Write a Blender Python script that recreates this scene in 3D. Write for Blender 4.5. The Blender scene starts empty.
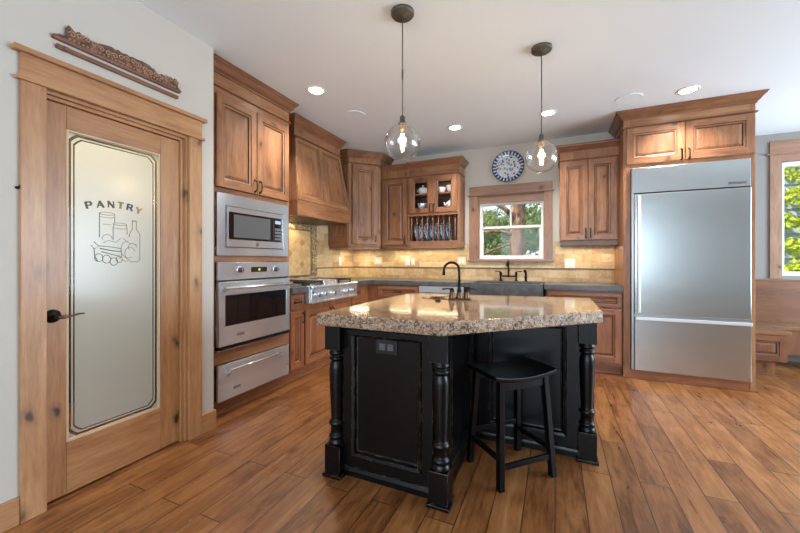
import bpy, bmesh, math, random
import numpy as np
from mathutils import Vector, Matrix
from math import pi, sin, cos, radians as RAD

random.seed(7)
SC = bpy.context.scene
COL = SC.collection

# ------------------------------------------------------------------ camera, sky, big lights, exposure
cam_d = bpy.data.cameras.new('camera')
cam_d.sensor_width = 36.0
cam_d.lens = 350.0 * 36.0 / 800.0
cam_d.shift_y = -6.0 / 800.0
cam_d.clip_start = 0.05
cam = bpy.data.objects.new('camera', cam_d)
COL.objects.link(cam)
cam.location = (0, 0, 1.22)
cam.rotation_euler = (pi / 2, 0, math.atan(155.0 / 350.0))
SC.camera = cam

SC.view_settings.view_transform = 'Standard'
SC.view_settings.look = 'None'
SC.view_settings.gamma = 1.0
SC.view_settings.use_curve_mapping = False
SC.view_settings.exposure = 0.42

world = bpy.data.worlds.new('sky')
SC.world = world
world.use_nodes = True
_bg = world.node_tree.nodes['Background']
_bg.inputs['Color'].default_value = (0.80, 0.90, 1.0, 1)
_bg.inputs['Strength'].default_value = 1.1


def light(name, kind, loc, energy, color=(1, 1, 1), rot=(0, 0, 0), size=0.1, size_y=None, spot=None, blend=.6):
    d = bpy.data.lights.new(name, kind)
    d.energy = energy
    d.color = color
    if kind == 'AREA':
        d.size = size
        if size_y:
            d.shape = 'RECTANGLE'
            d.size_y = size_y
        else:
            d.shape = 'DISK'
    elif kind in ('POINT', 'SPOT'):
        d.shadow_soft_size = size
        if kind == 'SPOT':
            d.spot_size = spot
            d.spot_blend = blend
    o = bpy.data.objects.new(name, d)
    COL.objects.link(o)
    o.location = loc
    o.rotation_euler = rot
    return o


sun = light('sun', 'SUN', (-5, 6, 8), 4.6, (1, .95, .86), (RAD(40), 0, RAD(-46)))
sun.data.angle = RAD(2)
COOL = (0.66, 0.84, 1.0)
# daylight through the windows: behind the camera, in the right wall, in the breakfast nook
light('daylight_rear', 'AREA', (-0.95, -3.93, 1.45), 75, COOL, (RAD(90), 0, 0), 1.9, 1.9)
light('daylight_rear', 'AREA', (1.2, -3.93, 1.45), 55, COOL, (RAD(90), 0, 0), 1.3, 1.9)
light('daylight_right', 'AREA', (4.93, 3.3, 1.45), 205, COOL, (RAD(90), 0, RAD(90)), 3.2, 1.9)
light('daylight_nook', 'AREA', (3.6, 5.74, 1.75), 26, COOL, (RAD(90), 0, RAD(180)), .7, 1.3)
CEIL = 2.77
WARM = (1.0, .86, .70)


# ------------------------------------------------------------------ colours and materials
def lin(c):
    c = c / 255.0
    return c / 12.92 if c <= .04045 else ((c + .055) / 1.055) ** 2.4


def RGB(r, g, b):
    return (lin(r), lin(g), lin(b), 1)


class NT:
    def __init__(self, name):
        self.m = bpy.data.materials.new(name)
        self.m.use_nodes = True
        self.t = self.m.node_tree
        self.b = self.t.nodes['Principled BSDF']
        self.out = self.t.nodes['Material Output']

    def n(self, typ, **kw):
        nd = self.t.nodes.new(typ)
        for k, v in kw.items():
            if hasattr(nd, k) and not k[0].isupper():
                setattr(nd, k, v)
            else:
                nd.inputs[k].default_value = v
        return nd

    def l(self, a, b):
        self.t.links.new(a, b)

    def set(self, **kw):
        for k, v in kw.items():
            self.b.inputs[k.replace('_', ' ')].default_value = v

    def ramp(self, fac, stops, interp='LINEAR'):
        r = self.t.nodes.new('ShaderNodeValToRGB')
        r.color_ramp.interpolation = interp
        e = r.color_ramp.elements
        e[0].position, e[0].color = stops[0]
        e[1].position, e[1].color = stops[-1]
        for p, c in stops[1:-1]:
            x = e.new(p)
            x.color = c
        self.l(fac, r.inputs['Fac'])
        return r.outputs['Color']

    def math(self, op, a, b=None, clamp=False):
        nd = self.t.nodes.new('ShaderNodeMath')
        nd.operation = op
        nd.use_clamp = clamp
        for i, v in enumerate((a, b)):
            if v is None:
                continue
            if isinstance(v, (int, float)):
                nd.inputs[i].default_value = v
            else:
                self.l(v, nd.inputs[i])
        return nd.outputs[0]

    def mix(self, fac, a, b, blend='MIX'):
        nd = self.t.nodes.new('ShaderNodeMix')
        nd.data_type = 'RGBA'
        nd.blend_type = blend
        for s, v in ((0, fac), (6, a), (7, b)):
            if isinstance(v, (int, float)):
                nd.inputs[s].default_value = v
            elif isinstance(v, tuple):
                nd.inputs[s].default_value = v
            else:
                self.l(v, nd.inputs[s])
        return nd.outputs[2]

    def coords(self, scale=(1, 1, 1), rnd=True, rot=(0, 0, 0)):
        tc = self.n('ShaderNodeTexCoord')
        v = tc.outputs['Object']
        if rnd:
            oi = self.n('ShaderNodeObjectInfo')
            k = self.math('MULTIPLY', oi.outputs['Random'], 41.0)
            a = self.n('ShaderNodeVectorMath', operation='ADD')
            self.l(v, a.inputs[0])
            cx = self.n('ShaderNodeCombineXYZ')
            for i in range(3):
                self.l(k, cx.inputs[i])
            self.l(cx.outputs[0], a.inputs[1])
            v = a.outputs[0]
        mp = self.n('ShaderNodeMapping')
        mp.inputs['Scale'].default_value = scale
        mp.inputs['Rotation'].default_value = rot
        self.l(v, mp.inputs['Vector'])
        return mp.outputs[0]

    def noise(self, vec, scale, detail=4, rough=.55, dist=0.0):
        nd = self.n('ShaderNodeTexNoise')
        nd.inputs['Scale'].default_value = scale
        nd.inputs['Detail'].default_value = detail
        nd.inputs['Roughness'].default_value = rough
        nd.inputs['Distortion'].default_value = dist
        self.l(vec, nd.inputs['Vector'])
        return nd.outputs['Fac']

    def bump(self, h, strength=.2, dist=.01):
        nd = self.n('ShaderNodeBump')
        nd.inputs['Strength'].default_value = strength
        nd.inputs['Distance'].default_value = dist
        self.l(h, nd.inputs['Height'])
        self.l(nd.outputs[0], self.b.inputs['Normal'])


def flat(name, col, rough=.5, metal=0.0, coat=0.0, spec=.5):
    t = NT(name)
    t.set(Base_Color=col, Roughness=rough, Metallic=metal)
    t.b.inputs['Coat Weight'].default_value = coat
    t.b.inputs['Specular IOR Level'].default_value = spec
    return t.m


def wood(name, dark, mid, light_, axis, rough=.36, coat=.12, knot=1.0, knotcol=RGB(70, 42, 26)):
    t = NT(name)
    s = [1, 1, 1]
    s['xyz'.index(axis)] = .10
    g = t.coords(tuple(s))
    s2 = [1, 1, 1]
    s2['xyz'.index(axis)] = .7
    p = t.coords(tuple(s2))
    n1 = t.noise(g, 13, 8, .68, .6)
    n2 = t.noise(g, 90, 3, .6, 0)
    n3 = t.noise(p, 3.0, 4, .55, .4)
    v = t.math('ADD', t.math('MULTIPLY', n1, .52), t.math('ADD', t.math('MULTIPLY', n2, .26), t.math('MULTIPLY', n3, .24)))
    c = t.ramp(v, [(.36, dark), (.51, mid), (.66, light_)])
    if knot:
        vo = t.n('ShaderNodeTexVoronoi')
        vo.inputs['Scale'].default_value = 6.2
        nz = t.n('ShaderNodeTexNoise')
        nz.inputs['Scale'].default_value = 9
        t.l(p, nz.inputs['Vector'])
        mx = t.mix(.08, p, nz.outputs['Color'])
        t.l(mx, vo.inputs['Vector'])
        k = t.ramp(vo.outputs['Distance'], [(.0, (1, 1, 1, 1)), (.07, (.9, .9, .9, 1)), (.13, (.28, .28, .28, 1)), (.26, (0, 0, 0, 1))])
        gate = t.n('ShaderNodeSeparateColor')
        t.l(vo.outputs['Color'], gate.inputs[0])
        gt = t.math('GREATER_THAN', gate.outputs[0], .22)
        kk = t.math('MULTIPLY', k, gt)
        kk = t.math('MULTIPLY', kk, knot, True)
        c = t.mix(kk, c, knotcol)
    t.l(c, t.b.inputs['Base Color'])
    t.set(Roughness=rough)
    t.b.inputs['Coat Weight'].default_value = coat
    t.b.inputs['Coat Roughness'].default_value = .22
    t.bump(t.math('ADD', n2, n1), .10, .005)
    return t.m


CAB = (RGB(104, 66, 42), RGB(149, 100, 66), RGB(176, 128, 89))
TRM = (RGB(146, 98, 62), RGB(178, 127, 84), RGB(198, 152, 107))
CRN = (RGB(96, 58, 38), RGB(132, 86, 58), RGB(158, 110, 78))  # darker than the doors: glaze build-up plus the cove's shade mixed into the colour
WTR = (RGB(120, 84, 62), RGB(148, 108, 82), RGB(168, 128, 100))  # darker than the door trim: backlit shade put into the wood colour
WV = wood('alder_vertical', *CAB, 'z')
WH = wood('alder_horizontal', *CAB, 'x', knot=.8)
CRW = wood('crown_glazed_shaded_alder', *CRN, 'x', knot=.5)
WTV = wood('window_trim_vertical', *WTR, 'z')
WTX = wood('window_trim_along_x', *WTR, 'x')
WGLAZE = flat('dark_glaze', RGB(66, 38, 22), .45)
BASE = (RGB(116, 66, 40), RGB(146, 90, 56), RGB(170, 114, 76))
BV = wood('base_alder_vertical', *BASE, 'z')
BH = wood('base_alder_horizontal', *BASE, 'x', knot=.8)
TV = wood('trim_alder_vertical', *TRM, 'z')
TH = wood('trim_alder_along_y', *TRM, 'y')
TX = wood('trim_alder_along_x', *TRM, 'x')
DSV = wood('pantry_door_vertical', RGB(144, 92, 56), RGB(172, 119, 76), RGB(190, 143, 98), 'z', knotcol=RGB(50, 28, 18))
DSH = wood('pantry_door_horizontal', RGB(144, 92, 56), RGB(172, 119, 76), RGB(190, 143, 98), 'y', knotcol=RGB(50, 28, 18))
CARVE = None
BRONZE = flat('oil_rubbed_bronze', RGB(44, 36, 31), .32, .85)
COPPER = flat('worn_bronze', RGB(112, 86, 66), .30, .9)
DARKMETAL = flat('pendant_bronze', RGB(96, 88, 74), .5, .35)
WHITE = flat('white_vinyl', RGB(236, 234, 230), .4)
WHITECER = flat('white_ceramic', RGB(236, 236, 238), .15, 0, .4)
PLASTIC = flat('ivory_plastic', RGB(222, 205, 172), .4)
WPLASTIC = flat('white_plastic', RGB(238, 234, 226), .4)
BLACKGLASS = flat('black_glass', RGB(16, 16, 18), .06, 0, .5)
BLACKPL = flat('black_plastic', RGB(20, 20, 21), .35)
IRON = flat('cast_iron', RGB(34, 34, 36), .55)
CHROME = flat('polished_steel', RGB(232, 232, 232), .18, .85)
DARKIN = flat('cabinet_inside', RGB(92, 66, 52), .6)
SLATE = None


def steel(name, col, rough=.3, aniso=.6, turn=0.0, metal=.95, wave=.08):
    t = NT(name)
    g = t.coords((.004, .004, 1))
    n = t.noise(g, 300, 3, .6)
    c = t.ramp(n, [(.3, tuple(x * .97 for x in col[:3]) + (1,)), (.7, col)])
    t.l(c, t.b.inputs['Base Color'])
    t.set(Metallic=metal, Roughness=rough)
    t.b.inputs['Anisotropic'].default_value = aniso
    t.b.inputs['Anisotropic Rotation'].default_value = turn
    tg = t.n('ShaderNodeTangent')
    tg.direction_type = 'RADIAL'
    tg.axis = 'Z'
    t.l(tg.outputs[0], t.b.inputs['Tangent'])
    if wave:
        t.bump(t.noise(t.coords((.35, .35, 1.6)), 2.2, 1, .4), wave, .03)
    return t.m


STEEL = steel('brushed_steel', RGB(212, 220, 228), .27, .95, .25, .82)
FSTEEL = steel('fridge_steel', RGB(190, 194, 194), .23, .55, 0.0, .95, .10)


def painted(name, col, rough=.7, bump=.04, scale=140):
    t = NT(name)
    t.set(Base_Color=col, Roughness=rough)
    n = t.noise(t.coords((1, 1, 1), False), scale, 4, .6)
    t.bump(n, bump, .01)
    return t.m


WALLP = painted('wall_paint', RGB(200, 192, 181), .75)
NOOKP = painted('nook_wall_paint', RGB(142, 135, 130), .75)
CEILP = painted('ceiling_paint', RGB(236, 243, 247), .85, .12, 60)
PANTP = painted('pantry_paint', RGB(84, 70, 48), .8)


def granite():
    t = NT('speckled_granite')
    p = t.coords((1, 1, 1), False)
    v1 = t.n('ShaderNodeTexVoronoi')
    v1.inputs['Scale'].default_value = 150
    v1.inputs['Randomness'].default_value = 1
    n0 = t.n('ShaderNodeTexNoise')
    n0.inputs['Scale'].default_value = 40
    t.l(p, n0.inputs['Vector'])
    mx = t.mix(.03, p, n0.outputs['Color'])
    t.l(mx, v1.inputs['Vector'])
    sc = t.n('ShaderNodeSeparateColor')
    t.l(v1.outputs['Color'], sc.inputs[0])
    n1 = t.noise(p, 26, 5, .6)
    v = t.math('ADD', t.math('MULTIPLY', sc.outputs[0], .50), t.math('MULTIPLY', n1, .74))
    c = t.ramp(v, [(.31, RGB(40, 28, 23)), (.42, RGB(82, 59, 46)), (.51, RGB(126, 97, 77)), (.63, RGB(158, 128, 102)),
                   (.80, RGB(178, 151, 124)), (.96, RGB(200, 180, 156))])
    t.l(c, t.b.inputs['Base Color'])
    t.set(Roughness=.11)
    t.b.inputs['Coat Weight'].default_value = .3
    t.b.inputs['Coat Roughness'].default_value = .05
    geo = t.n('ShaderNodeNewGeometry')
    sp = t.n('ShaderNodeSeparateXYZ')
    t.l(geo.outputs['Normal'], sp.inputs[0])
    side = t.math('LESS_THAN', t.math('ABSOLUTE', sp.outputs[2]), .6)
    t.l(t.math('ADD', t.math('MULTIPLY', side, .32), .11), t.b.inputs['Roughness'])
    h = t.math('MULTIPLY', t.math('ADD', t.noise(p, 30, 4, .6), t.math('MULTIPLY', sc.outputs[1], .2)), side)
    t.bump(h, .7, .012)
    return t.m


GRANITE = granite()


def slate():
    t = NT('charcoal_soapstone')
    p = t.coords((1, 1, 1), False)
    n = t.noise(p, 9, 6, .62, .4)
    c = t.ramp(n, [(.3, RGB(62, 62, 64)), (.55, RGB(86, 84, 84)), (.75, RGB(112, 108, 105))])
    t.l(c, t.b.inputs['Base Color'])
    t.set(Roughness=.30)
    t.bump(t.noise(p, 50, 3), .05, .005)
    return t.m


SLATE = slate()


def black_paint():
    t = NT('distressed_black_paint')
    p = t.coords((1, 1, 1))
    bv = t.n('ShaderNodeBevel')
    bv.samples = 4
    bv.inputs['Radius'].default_value = .006
    geo = t.n('ShaderNodeNewGeometry')
    d = t.n('ShaderNodeVectorMath', operation='DOT_PRODUCT')
    t.l(bv.outputs[0], d.inputs[0])
    t.l(geo.outputs['Normal'], d.inputs[1])
    e = t.math('LESS_THAN', d.outputs['Value'], .945)
    n = t.noise(p, 26, 4, .65)
    w = t.math('MULTIPLY', e, t.math('GREATER_THAN', n, .54))
    fl = t.math('GREATER_THAN', t.noise(p, 75, 2, .5), .775)
    w = t.math('MAXIMUM', t.math('MULTIPLY', w, .55), t.math('MULTIPLY', fl, .4))
    c = t.mix(w, RGB(7, 7, 8), RGB(150, 118, 98))
    t.l(c, t.b.inputs['Base Color'])
    t.set(Roughness=.29)
    t.b.inputs['Specular IOR Level'].default_value = .30
    t.bump(t.noise(p, 60, 3), .03, .004)
    return t.m


BLACK = black_paint()


def stool_paint():
    t = NT('rubbed_black_stool')
    p = t.coords((1, 1, .2))
    n = t.noise(p, 16, 4, .6)
    c = t.ramp(n, [(.45, RGB(6, 5, 5)), (.62, RGB(10, 8, 8)), (.72, RGB(58, 34, 25))])
    t.l(c, t.b.inputs['Base Color'])
    t.set(Roughness=.30)
    t.b.inputs['Specular IOR Level'].default_value = .22
    return t.m


STOOLP = stool_paint()


def floor_mat():
    t = NT('hickory_planks')
    tc = t.n('ShaderNodeTexCoord')
    mp = t.n('ShaderNodeMapping')
    mp.inputs['Rotation'].default_value = (0, 0, RAD(90))
    t.l(tc.outputs['Object'], mp.inputs['Vector'])
    br = t.n('ShaderNodeTexBrick')
    br.offset = .37
    br.offset_frequency = 2
    for k, v in (('Scale', 1.0), ('Mortar Size', .0030), ('Mortar Smooth', .3), ('Bias', 0.0), ('Brick Width', 1.15), ('Row Height', .142)):
        br.inputs[k].default_value = v
    br.inputs['Color1'].default_value = (0, 0, 0, 1)
    br.inputs['Color2'].default_value = (1, 1, 1, 1)
    br.inputs['Mortar'].default_value = (.5, .5, .5, 1)
    t.l(mp.outputs[0], br.inputs['Vector'])
    sepb = t.n('ShaderNodeSeparateColor')
    t.l(br.outputs['Color'], sepb.inputs[0])
    rnd = sepb.outputs[0]
    # per-plank offset for the grain
    off = t.n('ShaderNodeCombineXYZ')
    t.l(t.math('MULTIPLY', rnd, 13.0), off.inputs[0])
    t.l(t.math('MULTIPLY', rnd, 7.0), off.inputs[1])
    ad = t.n('ShaderNodeVectorMath', operation='ADD')
    t.l(tc.outputs['Object'], ad.inputs[0])
    t.l(off.outputs[0], ad.inputs[1])
    m2 = t.n('ShaderNodeMapping')
    m2.inputs['Scale'].default_value = (1, .12, 1)
    t.l(ad.outputs[0], m2.inputs['Vector'])
    g1 = t.noise(m2.outputs[0], 13, 7, .65, 1.4)
    g2 = t.noise(m2.outputs[0], 60, 6, .72)
    m3 = t.n('ShaderNodeMapping')
    m3.inputs['Scale'].default_value = (1, .45, 1)
    t.l(ad.outputs[0], m3.inputs['Vector'])
    g3 = t.noise(m3.outputs[0], 5.5, 5, .6, .6)
    v = t.math('ADD', t.math('MULTIPLY', g1, .40), t.math('ADD', t.math('MULTIPLY', g2, .26), t.math('ADD', t.math('MULTIPLY', g3, .32), t.math('MULTIPLY', rnd, .09))))
    c = t.ramp(v, [(.36, RGB(66, 35, 16)), (.45, RGB(106, 62, 31)), (.54, RGB(138, 87, 47)), (.64, RGB(162, 109, 63)), (.78, RGB(182, 132, 84))])
    vo = t.n('ShaderNodeTexVoronoi')
    vo.inputs['Scale'].default_value = 4.0
    t.l(m3.outputs[0], vo.inputs['Vector'])
    k = t.ramp(vo.outputs['Distance'], [(.0, (1, 1, 1, 1)), (.05, (.7, .7, .7, 1)), (.13, (0, 0, 0, 1))])
    c = t.mix(t.math('MULTIPLY', k, .75), c, RGB(60, 32, 18))
    mort = t.math('MULTIPLY', br.outputs['Fac'], .92)
    c = t.mix(mort, c, RGB(44, 24, 14))
    t.l(c, t.b.inputs['Base Color'])
    rr = t.math('ADD', t.math('MULTIPLY', g1, .22), .20)
    t.l(rr, t.b.inputs['Roughness'])
    h = t.math('SUBTRACT', t.math('ADD', t.math('MULTIPLY', g3, .8), t.math('MULTIPLY', g1, .35)), t.math('MULTIPLY', br.outputs['Fac'], .9))
    t.bump(h, .32, .012)
    return t.m


FLOORM = floor_mat()


def tile(name, plane, w=.205, hgt=.10, shift=(0, 0)):
    t = NT(name)
    tc = t.n('ShaderNodeTexCoord')
    sp = t.n('ShaderNodeSeparateXYZ')
    t.l(tc.outputs['Object'], sp.inputs[0])
    cx = t.n('ShaderNodeCombineXYZ')
    t.l(t.math('ADD', sp.outputs[0 if plane == 'xz' else 1], shift[0]), cx.inputs[0])
    t.l(t.math('ADD', sp.outputs[2], shift[1]), cx.inputs[1])
    br = t.n('ShaderNodeTexBrick')
    for k, v in (('Scale', 1.0), ('Mortar Size', .002), ('Mortar Smooth', .2), ('Bias', 0.0), ('Brick Width', w), ('Row Height', hgt)):
        br.inputs[k].default_value = v
    br.inputs['Color1'].default_value = (0, 0, 0, 1)
    br.inputs['Color2'].default_value = (1, 1, 1, 1)
    br.inputs['Mortar'].default_value = (.5, .5, .5, 1)
    t.l(cx.outputs[0], br.inputs['Vector'])
    sb = t.n('ShaderNodeSeparateColor')
    t.l(br.outputs['Color'], sb.inputs[0])
    n = t.noise(tc.outputs['Object'], 14, 6, .65, .8)
    n2 = t.noise(tc.outputs['Object'], 60, 3, .6)
    v = t.math('ADD', t.math('MULTIPLY', n, .55), t.math('ADD', t.math('MULTIPLY', sb.outputs[0], .30), t.math('MULTIPLY', n2, .18)))
    c = t.ramp(v, [(.28, RGB(160, 126, 86)), (.45, RGB(192, 160, 116)), (.62, RGB(212, 185, 142)), (.8, RGB(225, 206, 170))])
    c = t.mix(t.math('MULTIPLY', br.outputs['Fac'], .55), c, RGB(176, 148, 108))
    t.l(c, t.b.inputs['Base Color'])
    t.set(Roughness=.42)
    t.bump(t.math('SUBTRACT', t.math('MULTIPLY', n, .3), br.outputs['Fac']), .12, .006)
    return t.m


TILE_B = tile('travertine_back', 'xz')
TILE_L = tile('travertine_left', 'yz')
TILE_BIG = tile('travertine_large_back', 'xz', .155, .5)
TILE_BIGL = tile('travertine_large_left', 'yz', .155, .5)
RAILTILE = flat('bronze_rail_tile', RGB(104, 80, 56), .35)


def pebble():
    t = NT('pebble_mosaic')
    v = t.n('ShaderNodeTexVoronoi')
    v.inputs['Scale'].default_value = 46
    t.l(t.coords((1, 1, 1), False), v.inputs['Vector'])
    s = t.n('ShaderNodeSeparateColor')
    t.l(v.outputs['Color'], s.inputs[0])
    c = t.ramp(s.outputs[0], [(.1, RGB(92, 74, 54)), (.4, RGB(142, 118, 84)), (.65, RGB(168, 142, 104)), (.9, RGB(196, 172, 132))])
    t.l(c, t.b.inputs['Base Color'])
    t.set(Roughness=.5)
    t.bump(t.math('MULTIPLY', v.outputs['Distance'], -1.0), .4, .01)
    return t.m


PEBBLE = pebble()
DIAMOND = flat('tan_diamond_tile', RGB(168, 132, 90), .4)
TILEPLAIN = None


def plain_trav():
    t = NT('plain_travertine')
    n = t.noise(t.coords((1, 1, 1), False), 12, 6, .65, .8)
    t.l(t.ramp(n, [(.3, RGB(178, 142, 96)), (.55, RGB(202, 170, 122)), (.75, RGB(218, 192, 148))]), t.b.inputs['Base Color'])
    t.set(Roughness=.45)
    return t.m


TILEPLAIN = plain_trav()


def clear_glass(name, tint=(1, 1, 1, 1), lo=.010, hi=.45, power=4.0):
    t = NT(name)
    tr = t.n('ShaderNodeBsdfTransparent')
    tr.inputs[0].default_value = tint
    gl = t.n('ShaderNodeBsdfGlossy')
    gl.inputs['Roughness'].default_value = .01
    lw = t.n('ShaderNodeLayerWeight')
    lw.inputs['Blend'].default_value = .5
    k = t.math('POWER', lw.outputs['Facing'], power)
    ms = t.n('ShaderNodeMixShader')
    t.l(t.math('ADD', t.math('MULTIPLY', k, hi - lo), lo), ms.inputs[0])
    t.l(tr.outputs[0], ms.inputs[1])
    t.l(gl.outputs[0], ms.inputs[2])
    t.l(ms.outputs[0], t.out.inputs['Surface'])
    return t.m


GLASS = clear_glass('window_glass')
GLOBE = clear_glass('globe_glass', (.985, .985, .98, 1), .045, .80, 2.6)


def frosted():
    t = NT('etched_glass')
    tl = t.n('ShaderNodeBsdfTranslucent')
    tl.inputs[0].default_value = (.92, .90, .83, 1)
    df = t.n('ShaderNodeBsdfDiffuse')
    df.inputs[0].default_value = (.70, .71, .68, 1)
    gl = t.n('ShaderNodeBsdfGlossy')
    gl.inputs['Roughness'].default_value = .22
    m1 = t.n('ShaderNodeMixShader')
    m1.inputs[0].default_value = .27
    t.l(tl.outputs[0], m1.inputs[1])
    t.l(df.outputs[0], m1.inputs[2])
    m2 = t.n('ShaderNodeMixShader')
    m2.inputs[0].default_value = .06
    t.l(m1.outputs[0], m2.inputs[1])
    t.l(gl.outputs[0], m2.inputs[2])
    t.l(m2.outputs[0], t.out.inputs['Surface'])
    return t.m


FROST = frosted()
ETCHLINE = flat('etched_line', RGB(112, 106, 88), .4)
ETCHLET = flat('etched_letter', RGB(92, 72, 44), .4)
BRASSLINE = flat('gilt_line', RGB(150, 122, 78), .4)


def emit(name, col, strength):
    t = NT(name)
    t.set(Base_Color=(0, 0, 0, 1), Emission_Color=col, Emission_Strength=strength)
    return t.m


LAMP = emit('lamp_lens', (1, .95, .86, 1), 14)
FILAMENT = emit('bulb_filament', (1, .72, .38, 1), 26)
BULBGLASS = clear_glass('bulb_glass', (1, .95, .86, 1), .03, .3)
OVENLCD = emit('oven_display', (.75, .85, .15, 1), .8)


def plate_mat():
    t = NT('painted_plate')
    tc = t.n('ShaderNodeTexCoord')
    sp = t.n('ShaderNodeSeparateXYZ')
    t.l(tc.outputs['Object'], sp.inputs[0])
    x, z = sp.outputs[0], sp.outputs[2]
    r = t.math('SQRT', t.math('ADD', t.math('MULTIPLY', x, x), t.math('MULTIPLY', z, z)))
    a = t.math('ARCTAN2', z, x)
    dash = t.math('SINE', t.math('MULTIPLY', a, 26))
    n = t.noise(tc.outputs['Object'], 42, 3, .6)
    rim = t.ramp(t.math('ADD', t.math('MULTIPLY', dash, .28), n), [(.40, RGB(38, 52, 96)), (.62, RGB(52, 76, 122)), (.66, RGB(206, 216, 226)), (.8, RGB(206, 216, 226))])
    vo = t.n('ShaderNodeTexVoronoi')
    vo.inputs['Scale'].default_value = 27
    t.l(tc.outputs['Object'], vo.inputs['Vector'])
    s = t.n('ShaderNodeSeparateColor')
    t.l(vo.outputs['Color'], s.inputs[0])
    hue = t.ramp(s.outputs[0], [(0, RGB(48, 78, 134)), (.30, RGB(48, 78, 134)), (.32, RGB(176, 62, 66)), (.52, RGB(176, 62, 66)), (.54, RGB(62, 128, 122)), (.78, RGB(62, 128, 122)), (.8, RGB(36, 44, 92))], 'CONSTANT')
    blob = t.math('LESS_THAN', vo.outputs['Distance'], .36)
    gate = t.math('GREATER_THAN', s.outputs[1], .25)
    vine = t.math('LESS_THAN', t.math('ABSOLUTE', t.math('SUBTRACT', t.noise(tc.outputs['Object'], 24, 2, .5), .5)), .018)
    cen = t.mix(t.math('MULTIPLY', vine, .7), RGB(216, 222, 226), RGB(70, 116, 140))
    cen = t.mix(t.math('MULTIPLY', t.math('MULTIPLY', blob, gate), .95), cen, hue)
    ring = t.math('GREATER_THAN', r, .158)
    c = t.mix(ring, cen, rim)
    edge = t.math('GREATER_THAN', r, .197)
    c = t.mix(edge, c, RGB(46, 48, 70))
    line = t.math('LESS_THAN', t.math('ABSOLUTE', t.math('SUBTRACT', r, .157)), .003)
    c = t.mix(line, c, RGB(52, 70, 110))
    t.l(c, t.b.inputs['Base Color'])
    t.set(Roughness=.14)
    t.b.inputs['Coat Weight'].default_value = .5
    return t.m


PLATEM = plate_mat()


def rack_plate_mat():
    t = NT('blue_willow_plate')
    tc = t.n('ShaderNodeTexCoord')
    sp = t.n('ShaderNodeSeparateXYZ')
    t.l(tc.outputs['Object'], sp.inputs[0])
    y, z = sp.outputs[1], sp.outputs[2]
    r = t.math('SQRT', t.math('ADD', t.math('MULTIPLY', y, y), t.math('MULTIPLY', z, z)))
    n = t.noise(t.coords((1, 1, 1)), 34, 3, .6)
    c = t.ramp(n, [(.38, RGB(60, 86, 144)), (.45, RGB(120, 144, 186)), (.49, RGB(232, 236, 242))])
    ring = t.math('MULTIPLY', t.math('GREATER_THAN', r, .104), t.math('LESS_THAN', r, .116))
    c = t.mix(t.math('MULTIPLY', ring, .8), c, RGB(50, 76, 136))
    t.l(c, t.b.inputs['Base Color'])
    t.set(Roughness=.15)
    return t.m


RPLATE = rack_plate_mat()


def carved():
    t = NT('carved_dark_wood')
    p = t.coords((1, 1, 1), False)
    v = t.n('ShaderNodeTexVoronoi')
    v.inputs['Scale'].default_value = 42
    nz = t.n('ShaderNodeTexNoise')
    nz.inputs['Scale'].default_value = 18
    t.l(p, nz.inputs['Vector'])
    t.l(t.mix(.06, p, nz.outputs['Color']), v.inputs['Vector'])
    n = t.noise(p, 30, 4, .6)
    c = t.ramp(n, [(.35, RGB(70, 40, 28)), (.55, RGB(112, 72, 52)), (.72, RGB(160, 116, 90))])
    t.l(c, t.b.inputs['Base Color'])
    t.set(Roughness=.5)
    t.bump(v.outputs['Distance'], .5, .01)
    return t.m


CARVE = carved()
CARVEPLAIN = wood('dark_carving_rail', RGB(84, 48, 34), RGB(116, 72, 52), RGB(150, 102, 78), 'y', .45, .1, 0)


def bark():
    t = NT('tree_bark')
    p = t.coords((1, 1, .3))
    n = t.noise(p, 16, 6, .7, .5)
    t.l(t.ramp(n, [(.38, RGB(84, 58, 44)), (.52, RGB(152, 116, 92)), (.66, RGB(206, 170, 146))]), t.b.inputs['Base Color'])
    t.set(Roughness=.9)
    t.bump(n, .8, .05)
    return t.m


BARK = bark()


def leafm(name, a, b):
    t = NT(name)
    oi = t.n('ShaderNodeTexCoord')
    n = t.noise(oi.outputs['Object'], 5.0, 4, .7)
    c = t.ramp(n, [(.35, a), (.65, b)])
    t.l(c, t.b.inputs['Base Color'])
    t.set(Roughness=.6)
    tl = t.n('ShaderNodeBsdfTranslucent')
    t.l(c, tl.inputs[0])
    ms = t.n('ShaderNodeMixShader')
    ms.inputs[0].default_value = .35
    t.l(t.b.outputs[0], ms.inputs[1])
    t.l(tl.outputs[0], ms.inputs[2])
    t.l(ms.outputs[0], t.out.inputs['Surface'])
    return t.m


LEAF = leafm('green_leaves', RGB(88, 116, 62), RGB(186, 200, 140))
LEAFD = leafm('dark_leaves', RGB(64, 94, 52), RGB(152, 176, 112))
VINE = leafm('vine_leaves', RGB(164, 186, 40), RGB(226, 232, 84))
SIDING = flat('grey_siding', RGB(172, 182, 198), .7)
EARTH = painted('garden_grass', RGB(104, 120, 72), .95)
BENCHW = (RGB(88, 54, 34), RGB(118, 74, 47), RGB(138, 92, 60))
NV = wood('bench_vertical', *BENCHW, 'z')
NH = wood('bench_horizontal', *BENCHW, 'x')
BENCHTOP = wood('bench_seat', RGB(104, 70, 47), RGB(130, 92, 64), RGB(150, 112, 82), 'x', .25)


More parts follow.
